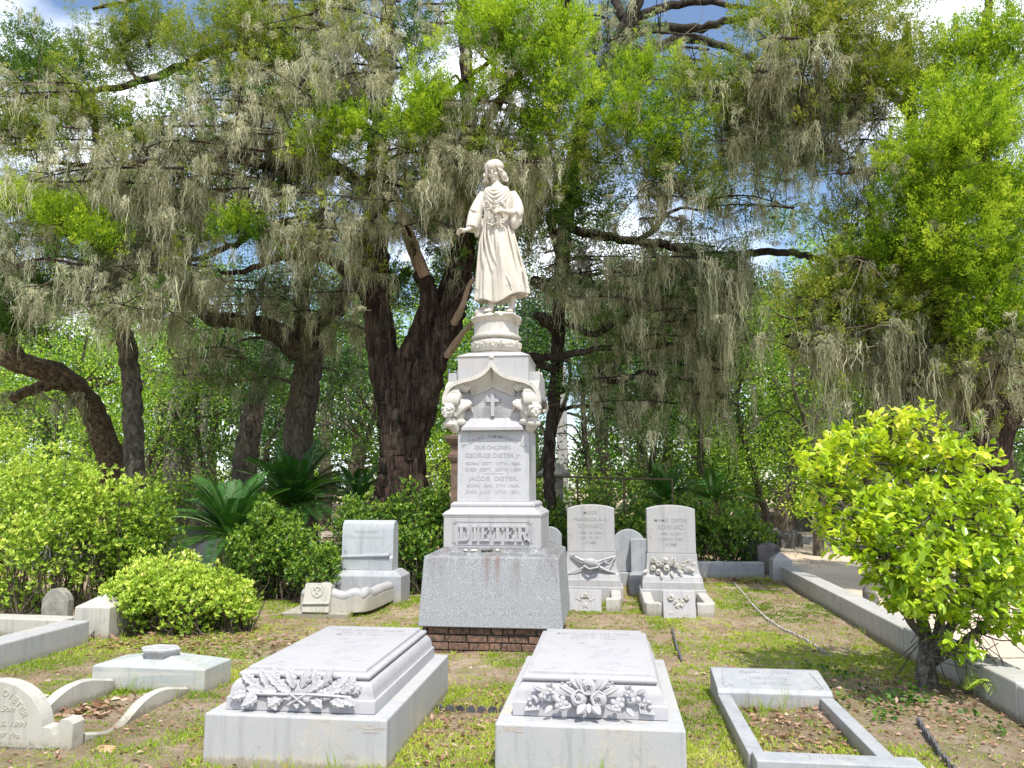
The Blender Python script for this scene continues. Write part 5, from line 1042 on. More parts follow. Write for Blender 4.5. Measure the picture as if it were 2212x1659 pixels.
T6.limbP([(1995, 1180, Y+1), (1985, 1050, Y+1), (1960, 900, Y+1), (1950, 760, Y+.8), (1960, 640, Y+.6), (1990, 480, Y+.4), (1970, 250, Y+.3), (1960, 50, Y+.3)], [.26, .22, .2, .18, .15, .12, .09, .05], n=14, m=7, ridge=.12)
T6.limbP([(2120, 900, Y), (2060, 780, Y-.2), (2030, 680, Y-.4), (2060, 560, Y-.5), (2080, 400, Y-.6)], [.16, .14, .11, .08, .04], n=12, m=7, ridge=.1)
T6.limbP([(2212, 850, Y-.3), (2170, 900, Y-.2), (2140, 1000, Y)], [.2, .2, .22], n=12, ridge=.1)
T6.limbP([(1950, 700, Y+.6), (1880, 680, Y), (1800, 660, Y-.5), (1720, 640, Y-.8)], [.08, .06, .05, .02], n=8)
T6.limbP([(1970, 620, Y+.6), (1920, 540, Y), (1880, 450, Y-.5), (1900, 330, Y-.7)], [.08, .07, .05, .02], n=8)
T6.limbP([(1970, 250, Y+.3), (1900, 180, Y-.5), (1800, 120, Y-1), (1700, 60, Y-1.3)], [.08, .07, .05, .02], n=8)
for a in ((2090, 300, 90, 80, 11.2, 26, .68), (2040, 330, 80, 80, 11.2, 20, .7), (2150, 430, 90, 80, 11.3, 26, .66), (1990, 430, 80, 60, 11.4, 20, .6), (1960, 370, 60, 60, 11.5, 12, .6), (2060, 520, 80, 60, 11.2, 18, .6), (2150, 600, 90, 70, 11.4, 22, .55), (1930, 560, 80, 50, 11.6, 16, .5), (2170, 250, 60, 80, 11.5, 14, .65), (2110, 120, 90, 80, 11.7, 22, .6), (2190, 80, 60, 80, 11.7, 12, .6), (2150, 700, 70, 50, 11.5, 12, .5), (2030, 230, 60, 50, 11.6, 10, .6), (2200, 520, 40, 60, 11.4, 9, .6), (2050, 420, 60, 40, 11.2, 9, .72)): T6.blob(*a[:5], 'plume', a[5], a[6], moss=a[5]//3, ml=.4)
for a in ((1780, 640, 90, 40, 12.2, 16, .6), (1880, 680, 100, 50, 12.3, 18, .5), (1850, 590, 80, 40, 12.3, 12, .5), (2030, 640, 100, 40, 12.2, 16, .5), (2080, 750, 80, 50, 12.3, 12, .4), (1990, 160, 70, 70, 12, 12, .6), (1860, 480, 60, 50, 12.5, 8, .5), (1950, 720, 80, 30, 12.4, 8, .4)): T6.blob(*a[:5], 'olive', a[5], a[6], moss=a[5])
for a in ((1830, 90, 120, 80, 11.8, 30, .62), (1900, 180, 80, 60, 11.8, 14, .6), (1740, 60, 80, 50, 11.9, 16, .6), (1820, 10, 120, 40, 12, 14, .6), (1840, 210, 60, 40, 12, 9, .55), (1660, 40, 60, 30, 12, 7, .5)): T6.blob(*a[:5], 'olive', a[5], a[6], moss=a[5])
for a in ((1700, 150, 90, 70, 12.3, 6, 14, .9), (1790, 220, 90, 50, 12.3, 5, 12, .8), (1870, 320, 60, 60, 12.4, 4, 10, .8), (1850, 720, 110, 40, 12.6, 6, 14, 1.1), (2040, 760, 110, 40, 12.8, 6, 14, 1.2), (1950, 820, 60, 40, 12.8, 4, 14, 1.4), (2080, 840, 60, 30, 13, 3, 12, 1.1), (1760, 720, 80, 40, 12.7, 4, 10, 1.0), (2170, 760, 40, 60, 12.6, 3, 9, .8), (1840, 540, 60, 40, 12.6, 3, 8, .7)): T6.mossy(*a, tone=.5, gk='olive')
for a in ((2300, 400, 90, 120, 12, 16, .5), (2380, 600, 90, 100, 12.2, 16, .45), (2330, 780, 80, 80, 12.4, 12, .4), (2300, 150, 80, 100, 12, 12, .5)): T6.blob(*a[:5], 'olive', a[5], a[6], moss=4)  # boughs outside the frame, added to shade the sandy path
for a in ((1980, 560, 110, 70, 13.5, 18, .4), (2100, 700, 90, 60, 13.6, 14, .35), (2080, 380, 90, 90, 13.6, 16, .4)): T6.blob(*a[:5], 'dark', a[5], a[6], moss=4)
T6.done()

# ------------------------------------------------------------ trees further back
def bgtree(px, Y, h, kind, tone, label, name='oak_tree', group='trees at the back of the cemetery', low=2.2, k=26, wdt=3., bark=BOAK, moss=0, tr=.25):
    b = W(px, 1000, Y)*np.array([1, 1, 0]); t = Tree(name, label, b, bark, group)
    top = b+np.array([rng.uniform(-.6, .6), 0, h*.9]); m1 = b+np.array([rng.uniform(-.5, .5), 0, h*.35])
    t.limb([b-np.array([0, 0, .3]), b+np.array([0, 0, h*.12]), m1, (m1+top)/2+rng.normal(0, .4, 3), top], [tr*1.4, tr, tr*.8, tr*.5, .04], n=12, m=6, ridge=.1)
    for i in range(6):
        a = rng.uniform(0, 6.28); z = rng.uniform(low+.2, h*.8); s0 = b+np.array([0, 0, z]); e = s0+np.array([math.cos(a)*wdt*.8, math.sin(a)*wdt*.6, rng.uniform(-.2, 1.5)]); j = int(np.argmin([abs(q[0][2]-z) for q in t.nodes[:31]])); t.limb([t.nodes[j][0], (s0+e)/2+np.array([0, 0, .4]), e], [tr*.4, tr*.25, .02], n=6, m=4)
    cc = []
    bagm = {'oak': LOAK, 'lime': LBR, 'dark': LCED2}[kind]
    for i in range(k):
        z = low+(h-low)*rng.random(); rr = wdt*math.sqrt(max(.15, 1-((z-h*.5)/(h*.62))**2)); a = rng.uniform(0, 6.28); q = rr*math.sqrt(rng.random()); c = b+np.array([math.cos(a)*q, math.sin(a)*q*.7, z])
        X_, Y_ = project(c)
        if any(((X_-gx)/grx)**2+((Y_-gy)/gry)**2 < .55 for gx, gy, grx, gry in GAPS): continue
        cc.append(c); clump(t.bag(bagm), c, rng.uniform(.55, .95)*(Y/28)**.3, 105, .0042*Y, tone+rng.normal(0, .2))
        if i % 3 == 0: t.link(c)
    if moss and cc: P = np.array(cc)[rng.integers(0, len(cc), moss)]+rng.normal(0, .5, (moss, 3)); t.beards(P, 1.5, Y, 9, .45)
    t.done(); return t
GAPS = [(1216, 900, 60, 160), (45, 45, 110, 100), (1650, 400, 80, 80), (1480, 125, 60, 50), (1300, 390, 50, 30), (1560, 320, 90, 50), (1748, 277, 40, 40), (1655, 590, 50, 60), (480, 200, 60, 60), (590, 310, 50, 40), (900, 540, 60, 60), (420, 1000, 110, 30), (760, 1020, 60, 25), (150, 255, 80, 50), (1240, 960, 40, 50), (1430, 290, 50, 40), (880, 700, 30, 50), (1400, 650, 40, 40), (980, 390, 60, 60), (1640, 500, 50, 60)]
spec = [(-160, 24, 9), (-20, 27, 11), (90, 30, 10), (190, 25, 8), (330, 28, 9), (420, 34, 12), (520, 30, 11), (640, 33, 13), (760, 30, 12), (860, 36, 12), (960, 30, 11), (1060, 27, 10), (1150, 34, 13), (1285, 36, 11), (1395, 33, 10), (1440, 35, 12), (1530, 28, 9.5), (1620, 33, 9), (1690, 26, 7.5), (1780, 30, 10), (1880, 26, 10), (1980, 29, 12), (2080, 25, 11), (2190, 28, 12), (2320, 25, 12)]
LB = {'lime': 'sunlit lime green tree at the back of the cemetery', 'oak': 'dark green mossy oak at the back of the cemetery', 'dark': 'deep green cedar at the back of the cemetery'}
ORD = ('first', 'second', 'third', 'fourth', 'fifth', 'sixth', 'seventh', 'eighth', 'ninth', 'tenth', 'eleventh', 'twelfth', 'thirteenth', 'fourteenth'); cnt = {}
for i, (px, Y, h) in enumerate(spec):
    kind = ('lime', 'oak', 'oak', 'lime', 'dark')[i % 5] if px not in (190, 330, 1620, 1690) else 'lime'
    j = cnt[kind] = cnt.get(kind, -1)+1
    bgtree(px, Y, h, kind, .45 if kind != 'oak' else .3, '%s from the left of the %ss' % (ORD[j], LB[kind]), 'cedar_tree' if kind == 'dark' else 'oak_tree', group={'lime': 'sunlit trees at the back', 'oak': 'mossy oaks at the back', 'dark': 'cedars at the back'}[kind], low=1.6 if 500 < px < 1500 else 1.0, k=95, moss=30 if kind != 'lime' else 6)
for px, Y, h, kind, lo, wd, lab in ((-40, 19, 7, 'lime', .8, 2.2, 'small lime green tree behind the arching fern-covered limb at the left edge'), (140, 20, 6.5, 'lime', .8, 2.2, 'small sunlit leafy tree between the fern-covered limb and the slender trunk'), (350, 21, 7, 'lime', 1.6, 2.2, 'small bright leafy tree just right of the slender grey trunk'), (470, 22, 6.5, 'oak', 2.0, 2.2, 'small dark leafy tree left of the leaning oak'), (600, 22, 7.5, 'oak', 2.0, 2.0, 'small leafy tree between the leaning oak and the mossy-forked oak'), (760, 21, 7, 'oak', 2.2, 1.8, 'small dark leafy tree filling the gap left of the big cedar'), (940, 22, 7, 'lime', 1.2, 1.6, 'small leafy tree filling the gap between big cedar and monument'),
                             (1150, 22, 7.5, 'oak', 2.4, 1.8, 'dark leafy tree behind the monument cap'), (1290, 21, 7.5, 'oak', 2.0, 2.0, 'dark leafy tree behind the sabre headstone'), (1400, 23, 8, 'oak', 1.0, 2.4, 'dark leafy tree behind the long moss curtain over the two arched headstones'), (1520, 21, 7.5, 'oak', .9, 2.0, 'dark leafy tree behind the moss right of the rose headstone'), (1650, 21, 7.0, 'lime', 1.6, 2.0, 'lime green young tree where the path turns out of sight'), (1760, 19, 6.0, 'lime', 2.0, 1.6, 'lime green young tree overhanging the path above the camellia bush'), (1880, 20, 7.5, 'oak', .8, 2.2, 'dark leafy tree behind the camellia bush'), (2040, 19, 8, 'oak', .8, 2.2, 'dark leafy tree behind the reddish cedar trunks'), (2200, 18, 8, 'oak', .8, 2.2, 'dark leafy tree at the right edge behind the cedar')):
    bgtree(px, Y, h, kind, .5 if kind == 'lime' else .28, lab, 'young_tree', None, low=lo, k=70, wdt=wd, moss=22 if kind == 'oak' else 4, tr=.10)
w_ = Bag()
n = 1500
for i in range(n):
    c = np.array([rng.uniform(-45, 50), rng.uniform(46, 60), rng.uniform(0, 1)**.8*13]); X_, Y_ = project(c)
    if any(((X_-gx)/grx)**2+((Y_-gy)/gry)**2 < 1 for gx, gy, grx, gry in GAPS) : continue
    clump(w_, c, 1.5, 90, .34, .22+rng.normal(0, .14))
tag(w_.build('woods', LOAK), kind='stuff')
tk = MB()
for i, (px, Y) in enumerate(((365, 24), (393, 23), (345, 30), (430, 26), (455, 31), (700, 27), (1300, 25))):
    b = W(px, 1000, Y)*np.array([1, 1, 0]); t = Tree('oak_tree', '%s bare pale trunk from the left in the gaps at the back' % ORD[(1, 2, 0, 3, 4, 5, 6)[i]], b, BLICH if i < 4 else BOAK, 'bare trunks at the back'); t.limb([b-np.array([0, 0, .2]), b+np.array([.1, 0, 1.5]), b+np.array([.0, 0, 3.5]), b+np.array([.3, 0, 6])], [.30, .24, .2, .14], n=12, m=5, ridge=.1)
    for q in range(6): c = b+np.array([rng.uniform(-.8, .8), rng.uniform(-.5, .5), rng.uniform(4.5, 7)]); clump(t.bag(LOAK), c, .6, 90, .1, .4); t.link(c)
    t.beards(b+rng.normal(0, .6, (8, 3))+np.array([0, 0, 4.5]), 1.3, Y, 9); t.done()

# ------------------------------------------------------------ shrubs and hedges
def shrub(name, label, blobs, mat, ns, size, tone=.5, group=None, cat='shrub', whorl=7, inner=.9, bark=TWIG, width=.42):
    """blobs: (x, y, z centre, rx, ry, rz); every sprig ends in a whorl of leaves"""
    gs = np.random.default_rng(len(label)); bb = []
    for q in blobs:                                # break every mound into smaller uneven ones
        q = np.array(q, float); bb.append(np.r_[q[:3], q[3:]*.86])
        for _ in range(7):
            d = unit(gs.normal(size=3)); d[2] = abs(d[2])*.9+.05; d[1] = -abs(d[1]) if gs.random() < .7 else d[1]; f = gs.uniform(.28, .48); bb.append(np.r_[q[:3]+d*q[3:]*gs.uniform(.62, .84), q[3:]*f*np.array([1, 1, gs.uniform(.8, 1.3)])])
    B = np.array(bb, float); base = (B[0][0], B[0][1], 0); t = thing(name, label, cat, base, group=group); bag = Bag(); st = MB()
    vol = B[:, 3]*B[:, 5]+B[:, 4]*B[:, 5]; vol /= vol.sum()
    for b, f in zip(B, vol):
        n = int(ns*1.15*f); c = b[:3]; r = b[3:]; d = rdir(n); bump = 1+.16*np.sin(d[:, 0]*7+b[0])*np.sin(d[:, 2]*8+b[1])+.13*np.sin(d[:, 0]*17+b[1]*3)*np.sin(d[:, 2]*15+d[:, 1]*9+b[0])+np.abs(rng.normal(0, .10, n))*(rng.random(n) < .4)+rng.normal(0, .05, n)
        p = c+d*r*(bump*np.where(rng.random(n) < inner*.5, rng.uniform(.45, .98, n), 1.))[:, None]; p[:, 2] = np.abs(p[:, 2]-.04)+.05; ax = unit(d*.6+np.array([0, 0, .75])+rng.normal(0, .3, (n, 3))); ok = (p[:, 2] > .03) & (np.sin(p[:, 0]*9+1)*np.sin(p[:, 1]*8+2)*np.sin(p[:, 2]*10)+rng.normal(0, .25, n) > -.38); p = p[ok]; ax = ax[ok]; n = len(p)
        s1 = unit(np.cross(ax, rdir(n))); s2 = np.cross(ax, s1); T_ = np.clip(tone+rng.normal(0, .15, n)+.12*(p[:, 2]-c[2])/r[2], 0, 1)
        for k in range(whorl):
            a = 2*PI*k/whorl+rng.uniform(-.3, .3, n); tilt = rng.uniform(.35, 1.1, n); dr = unit(ax*np.cos(tilt)[:, None]+(s1*np.cos(a)[:, None]+s2*np.sin(a)[:, None])*np.sin(tilt)[:, None])
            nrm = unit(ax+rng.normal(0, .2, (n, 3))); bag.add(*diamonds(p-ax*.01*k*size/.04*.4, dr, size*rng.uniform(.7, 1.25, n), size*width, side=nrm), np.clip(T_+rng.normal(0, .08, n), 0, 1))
        for k in range(int(3+n*.006)):
            e = c+rdir(1)[0]*r*.92; e[2] = max(e[2], .15); q = np.array([c[0]+rng.uniform(-.4, .4)*r[0], c[1]+rng.uniform(-.4, .4)*r[1], 0]); P = catmull([q, (q+e)/2+rng.normal(0, .08, 3), e], 5); st.tube(P, np.linspace(.012, .003, len(P)), 5)
    st.build('stems', bark, t, smooth=60); bag.build('foliage', mat, t); return t
def sblob(px, py0, py1, w, Y, dy=.7):               # a bush standing at depth Y whose top is seen at py0 and whose width is w pixels
    c = W(px, (py0+py1)/2, Y); zt = W(px, py0, Y)[2]; return (c[0], Y, zt*.46, w*Y/F/2, dy, zt*.54)
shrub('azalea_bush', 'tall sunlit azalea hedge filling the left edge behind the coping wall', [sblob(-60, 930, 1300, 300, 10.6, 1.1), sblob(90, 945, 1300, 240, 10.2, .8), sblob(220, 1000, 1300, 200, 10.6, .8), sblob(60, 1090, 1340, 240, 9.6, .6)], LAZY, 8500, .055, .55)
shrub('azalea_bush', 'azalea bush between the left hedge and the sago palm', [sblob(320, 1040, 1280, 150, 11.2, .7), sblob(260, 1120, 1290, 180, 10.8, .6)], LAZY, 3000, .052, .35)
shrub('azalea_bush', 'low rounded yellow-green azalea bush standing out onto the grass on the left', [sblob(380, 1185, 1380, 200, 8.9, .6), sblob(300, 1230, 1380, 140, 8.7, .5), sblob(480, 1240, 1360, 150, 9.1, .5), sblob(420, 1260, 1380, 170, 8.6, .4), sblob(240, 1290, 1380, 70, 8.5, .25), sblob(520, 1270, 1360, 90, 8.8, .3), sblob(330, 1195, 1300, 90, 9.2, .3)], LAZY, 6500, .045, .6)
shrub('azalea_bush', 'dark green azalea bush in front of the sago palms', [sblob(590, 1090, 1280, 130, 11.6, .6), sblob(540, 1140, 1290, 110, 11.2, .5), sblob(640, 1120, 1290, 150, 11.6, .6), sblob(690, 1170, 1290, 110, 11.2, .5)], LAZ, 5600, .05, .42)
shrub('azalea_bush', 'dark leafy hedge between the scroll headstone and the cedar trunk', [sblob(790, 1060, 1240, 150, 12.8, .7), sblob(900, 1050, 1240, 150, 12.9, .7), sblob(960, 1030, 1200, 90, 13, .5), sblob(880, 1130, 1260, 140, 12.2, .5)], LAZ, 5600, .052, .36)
shrub('azalea_bush', 'leafy hedge behind the sabre headstone, below the thin rail fence', [sblob(1190, 1060, 1220, 130, 16.6, .8), sblob(1290, 1065, 1220, 130, 16.4, .8), sblob(1350, 1100, 1220, 100, 15.9, .5)], LAZ, 3800, .062, .4)
shrub('azalea_bush', 'leafy hedge right of the rose headstone, spilling towards the sandy path', [sblob(1560, 1085, 1220, 150, 16.2, .9), sblob(1470, 1075, 1220, 130, 16.6, .8), sblob(1610, 1110, 1200, 110, 15.9, .6), sblob(1400, 1080, 1220, 110, 16.6, .7)], LAZ, 4600, .065, .42)
shrub('azalea_bush', 'olive green hedge far behind the obelisk', [sblob(1320, 1000, 1100, 200, 21, 1), sblob(1180, 1010, 1100, 120, 21, 1), sblob(1500, 1010, 1110, 220, 22, 1)], LAZ, 1800, .09, .4)
shrub('azalea_bush', 'yellowish bush far away beyond the end of the sandy path', [sblob(1660, 1040, 1110, 150, 30, 1.2), sblob(1800, 1030, 1110, 170, 31, 1.2)], LAZY, 1200, .13, .5)
shrub('azalea_bush', 'far hedge below the hanging moss, left of the sago palms', [sblob(430, 1030, 1110, 200, 19, 1), sblob(300, 1010, 1110, 160, 18, 1), sblob(130, 1000, 1100, 240, 18, 1.2)], LAZ, 2000, .08, .45)
shrub('azalea_bush', 'dark hedge on the far side of the path behind the camellia bush', [sblob(1960, 1060, 1180, 220, 21, 1.3), sblob(2150, 1040, 1180, 240, 19, 1.3), sblob(2330, 1040, 1200, 260, 18, 1.3)], LAZ, 2600, .085, .3)

def sago(label, x, y, z, nf, Lf, seed, tone=.5, spread=1.0):
    g = np.random.default_rng(seed); t = thing('sago_palm', label, 'palm', (x, y, 0), group=None); st = MB(); st.lathe([(.16, -.05), (.2, .2), (.19, z*.9), (.1, z)], 14, x, y); st.build('trunk', BROWNS, t, smooth=60); fr = Bag(); rb = MB()
    for i in range(nf):
        a = g.uniform(0, 2*PI); el = g.uniform(.05, 1.35); l = Lf*g.uniform(.8, 1.1); h = np.array([math.cos(a), math.sin(a), 0]); P = []
        for q in np.linspace(0, 1, 14): P.append(np.array([x, y, z])+h*l*spread*(q*math.cos(el)+.12*q*q)+np.array([0, 0, l*(q*math.sin(el)-.45*q*q*math.cos(el)-.08*q*q)]))
        P = np.array(P); rb.tube(P, np.linspace(.012, .003, 14), 4); t_ = np.linspace(.10, .99, 52); c = np.c_[[np.interp(t_*13, np.arange(14), P[:, j]) for j in range(3)]].T; d = unit(np.gradient(c, axis=0)); s = unit(np.cross(d, np.array([0, 0, 1.]))); u = np.cross(s, d)
        ll = .17*np.sin(np.clip(t_, .06, .97)*PI)**.45*l
        for sg in (-1, 1):
            dr = unit(s*sg*.85+d*.55+u*.25); fr.add(*diamonds(c, dr, ll, .021, side=u+g.normal(0, .1, u.shape)), np.clip(tone+g.normal(0, .12, len(c))+g.normal(0, .12), 0, 1))
    cr = fr.build('fronds', LSAG, t); rb.build('ribs', leafm('frond_rib', [(.08, .14, .02), (.2, .26, .05)], .4, 0) if 'frond_rib' not in bpy.data.materials else bpy.data.materials['frond_rib'], t)
    return t
p = W(500, 1080, 12.6); sago('glossy sago palm with long spread fronds, left of the dark azalea bush', p[0], 12.6, .8, 60, 1.5, 1)
p = W(655, 1060, 14.6); sago('dense dark sago palm behind the dark azalea bush, left of the cedar', p[0], 14.2, 1.25, 80, 1.5, 2, .35)
p = W(775, 1030, 16); sago('smaller sago palm close to the left side of the cedar trunk', p[0], 16, 1.3, 26, 1.2, 3, .6)
p = W(1440, 1085, 17.4); sago('sago palm above the hedge behind the rose headstone', p[0], 17.4, 1.25, 36, 1.2, 4, .6)
p = W(1540, 1060, 19.5); sago('sago palm in shade furthest back to the right', p[0], 19.5, 1.3, 26, 1.1, 5, .5)

# ------------------------------------------------------------ camellia bush at the right
CB = thing('camellia_bush', 'large glossy yellow-green camellia bush with lichened stems beside the right coping wall', 'shrub', (2.62, 7.05, 0))
st = MB(); lf = Bag(); nodes = []
def stem(P, R, n=9, m=7, ridge=.06):
    c = catmull(P, m); st.tube(c, np.interp(np.linspace(0, 1, len(c)), np.linspace(0, 1, len(R)), R), n, ridge=ridge); nodes.extend(list(c[len(c)//3:])); return c
def WC(px, py, Y=7.1): return W(px, py, Y)
stem([(2.62, 7.05, -.1), (2.60, 7.05, .12), WC(2000, 1400, 7.05)], [.12, .085, .055], 14)
for P, R in (([(2005, 1420, 7.05), (1995, 1350, 7.1), (1975, 1300, 7.1), (1930, 1230, 7.0), (1860, 1150, 6.9), (1800, 1060, 6.9)], [.06, .05, .045, .035, .025, .012]),
             ([(2010, 1420, 7.05), (2030, 1350, 7.15), (2035, 1250, 7.2), (2000, 1150, 7.2), (1960, 1050, 7.1), (1930, 960, 7.1), (1920, 900, 7.1)], [.05, .04, .035, .03, .022, .016, .008]),
             ([(2020, 1410, 7.1), (2060, 1340, 7.3), (2075, 1260, 7.3), (2060, 1150, 7.2), (2040, 1080, 7.1), (2070, 990, 7.1), (2080, 930, 7.1)], [.045, .04, .035, .03, .022, .014, .008]),
             ([(2015, 1430, 7.1), (2090, 1380, 7.3), (2150, 1320, 7.4), (2180, 1200, 7.3), (2200, 1100, 7.2)], [.04, .035, .03, .02, .01]),
             ([(2000, 1380, 7.1), (1960, 1330, 6.8), (1950, 1250, 6.7), (1900, 1190, 6.6), (1840, 1180, 6.6)], [.035, .03, .025, .018, .008])):
    stem([W(*p) for p in P], R)
cen = [(1800, 1010, 70, 60, 7.0, 20), (1900, 960, 90, 60, 7.1, 30), (2000, 980, 90, 70, 7.2, 34), (2090, 1010, 70, 70, 7.2, 26), (1860, 1080, 100, 70, 6.9, 36), (1980, 1100, 110, 80, 6.7, 44), (2100, 1110, 80, 80, 7.0, 32), (1880, 1180, 90, 60, 6.7, 32), (1960, 1220, 80, 60, 6.5, 26), (2060, 1220, 100, 60, 6.7, 34), (2150, 1210, 70, 70, 6.9, 28), (1940, 1290, 70, 40, 6.6, 16), (2080, 1310, 90, 50, 6.8, 26), (2180, 1310, 60, 60, 6.9, 20), (1760, 1010, 40, 60, 7.0, 9), (2200, 1130, 50, 60, 7.1, 12), (2230, 1250, 60, 90, 7.0, 20), (1790, 1130, 40, 40, 6.9, 6), (2060, 1380, 50, 24, 6.9, 5), (1840, 950, 40, 40, 7.1, 6), (1960, 900, 50, 24, 7.2, 7), (1925, 905, 30, 20, 7.1, 4)]
sp = []
for px, py, rx, ry, Y, k in cen:
    c = W(px, py, Y); u = rdir(k)*rng.random((k, 1))**.45*np.array([rx*Y/F, .42, ry*Y/F]); sp += list(c+u)
sp = np.array(sp); N = np.array(nodes)
for p in sp:
    j = int(np.argmin(np.linalg.norm(N-p, axis=1)+np.where(N[:, 2] > p[2], .25, 0))); a = N[j]; P = catmull([a, (a+p)/2+rng.normal(0, .03, 3)+np.array([0, 0, -.02]), p], 4); st.tube(P, np.linspace(.008, .003, len(P)), 4)
    d = unit((p-a)+np.array([0, 0, .12])+rng.normal(0, .08, 3)); k = rng.integers(15, 25); t_ = rng.random(k); l = .30
    c = p+d*(t_-.6)[:, None]*l; side = unit(np.cross(d, rdir(k))); dr = unit(side+d*.55+np.array([0, 0, -.15])+rng.normal(0, .15, (k, 3))); nrm = unit(np.cross(dr, np.cross(np.array([0, 0, 1.])+rng.normal(0, .45, (k, 3)), dr))+1e-6)
    L_ = .080*rng.uniform(.7, 1.25, k)[:, None]; w = L_*.27; s = unit(np.cross(dr, nrm)); dn = nrm*L_*.07
    V = np.stack([c, c+dr*L_*.3+s*w*.9+dn, c+dr*L_*.68+s*w*.82+dn, c+dr*L_-dn*.8, c+dr*L_*.68-s*w*.82+dn, c+dr*L_*.3-s*w*.9+dn], 1).reshape(-1, 3); b = np.arange(k)*6
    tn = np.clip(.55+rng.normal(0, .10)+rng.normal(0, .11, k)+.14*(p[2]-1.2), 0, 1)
    lf.add(V, np.r_[np.c_[b, b+1, b+2, b+3], np.c_[b, b+3, b+4, b+5]], np.r_[tn, tn])
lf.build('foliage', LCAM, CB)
for i in range(46):                                  # thin bare twigs on top
    a = W(rng.uniform(1740, 2160), rng.uniform(900, 1000), 7.1); d = unit(np.array([rng.uniform(-.8, .8), rng.uniform(-.4, .4), rng.uniform(.0, 1)])); l = rng.uniform(.12, .34); st.tube(catmull([a, a+d*l*.5+rng.normal(0, .02, 3), a+d*l+rng.normal(0, .05, 3)], 3), [.004, .004, .003, .003, .002, .002, .0015], 4)
for i in range(26): a = np.array([2.62+rng.uniform(-.1, .5), 7.0+rng.uniform(-.2, .3), rng.uniform(.25, .6)]); st.tube(catmull([a, a+rng.normal(0, .12, 3), a+rng.normal(0, .25, 3)], 3), .004, 4)
st.build('stems', BLICH, CB, smooth=60)
vb = Bag(); vm = MB()
for P in ([(1990, 960), (2010, 905), (2060, 905), (2100, 960), (2110, 1000)], [(1970, 920), (1990, 870), (2020, 890), (2050, 940)], [(2060, 960), (2100, 940), (2120, 900)], [(1930, 900), (1960, 880), (2000, 920), (2040, 980)]):
    c = catmull([W(a, b, 7.0) for a, b in P], 8); vm.tube(c, .003, 4); k = 26; t_ = rng.uniform(0, len(c)-1, k); j = t_.astype(int).clip(0, len(c)-2); h = c[j]+(c[j+1]-c[j])*(t_-j)[:, None]; vb.add(*diamonds(h, unit(rdir(k)+np.array([0, 0, .5])), .07, .014), rng.uniform(.3, .6, k))
vine = vm.build('vine', TWIG, CB, smooth=60); vb.build('vine_leaves', LAZ, CB)

# ------------------------------------------------------------ things beyond the plot
ox = W(1215, 1000, 29)[0]; tag(MB().rect([(.52, .52, -.05), (.52, .52, .6), (.38, .38, .6), (.36, .36, 1.2), (.205, .205, 1.25), (.165, .165, 6.1), (.0, .0, 6.5)], ox, 29).build('obelisk', MAR, None, bevel=.01), 'tall plain white obelisk half hidden behind the dark oak trunk', 'obelisk')
p = W(981, 1000, 12.4)
t = thing('column_monument', 'brown stone pillar monument peeping out left of the tall white monument', 'monument', (p[0]+.12, 12.4, 0))
MB().rect([(.22, .22, -.05), (.22, .22, .9), (.15, .15, .95), (.145, .145, 2.05)], p[0]+.12, 12.4).build('shaft', BROWNS, t, bevel=.01)
MB().rect([(.16, .16, 2.05), (.19, .19, 2.12), (.19, .19, 2.18), (.15, .15, 2.2), (.15, .15, 2.3), (.24, .24, 2.42), (.24, .24, 2.47), (.1, .1, 2.5)], p[0]+.12, 12.4).build('capital', BROWNS, t, bevel=.008)
p = W(1197, 1040, 17.6)
t = thing('tomb_pillar', 'old grey stone pillar with a pitched cap and finial in front of the obelisk', 'monument', (p[0], 17.6, 0))
MB().rect([(.28, .28, -.05), (.28, .28, 1.1), (.20, .20, 1.15), (.2, .2, 1.85)], p[0], 17.6).build('shaft', OLDG, t, bevel=.01)
MB().rect([(.34, .34, 1.85), (.36, .36, 1.93), (.32, .32, 1.97), (.14, .14, 2.12), (.05, .05, 2.17), (.06, .06, 2.22), (.01, .01, 2.27)], p[0], 17.6).build('cap', OLDG, t, bevel=.008)
t = thing('rail_fence', 'thin rusty pipe rail fence above the hedge behind the headstones', 'fence', tuple(W(1150, 1030, 16.9)*np.array([1, 1, 0])))
rr = MB(); a, b = W(1140, 1028, 16.9), W(1452, 1036, 16.2); rr.tube([a, b], .022, 8); rr.build('top_rail', IRON, t, smooth=50)
rr = MB(); rr.tube([a*np.array([1, 1, .55]), b*np.array([1, 1, .55])], .015, 6); rr.build('lower_rail', IRON, t, smooth=50)
for q in (0.06, .36, .68, 1.0): c = a+(b-a)*q; rr = MB(); rr.tube([(c[0], c[1], -.1), (c[0], c[1], c[2]+.01)], .02, 8); rr.build('post', IRON, t, smooth=50)
def bstone(px, Y, w, h, label, mat, rise=.12, d=.2, cat='headstone', base=True):
    c = W(px, 1100, Y); t = thing('headstone' if cat == 'headstone' else cat, label, cat, (c[0], Y, 0))
    if base: MB().box(c[0]-w*.65, c[0]+w*.65, Y-.2, Y+.25, -.05, .24).build('base_slab', mat, t, bevel=.015)
    MB().prism(arch_poly(c[0]-w/2, c[0]+w/2, .0 if not base else .243, h, rise), Y-.1, Y-.1+d).build('tablet', mat, t, bevel=.012); return t
bstone(1188, 13.6, .40, .82, 'small shaded white headstone with a carved top, just right of the tall monument', MARG, .14)
bstone(1356, 13.4, .52, .78, 'pale grey shouldered headstone peeping out right of the sabre headstone', MARG, .16)
t = bstone(1380, 13.2, .30, .78, 'narrow pale headstone partly hidden behind the left edge of the rose headstone', MARG, .02)
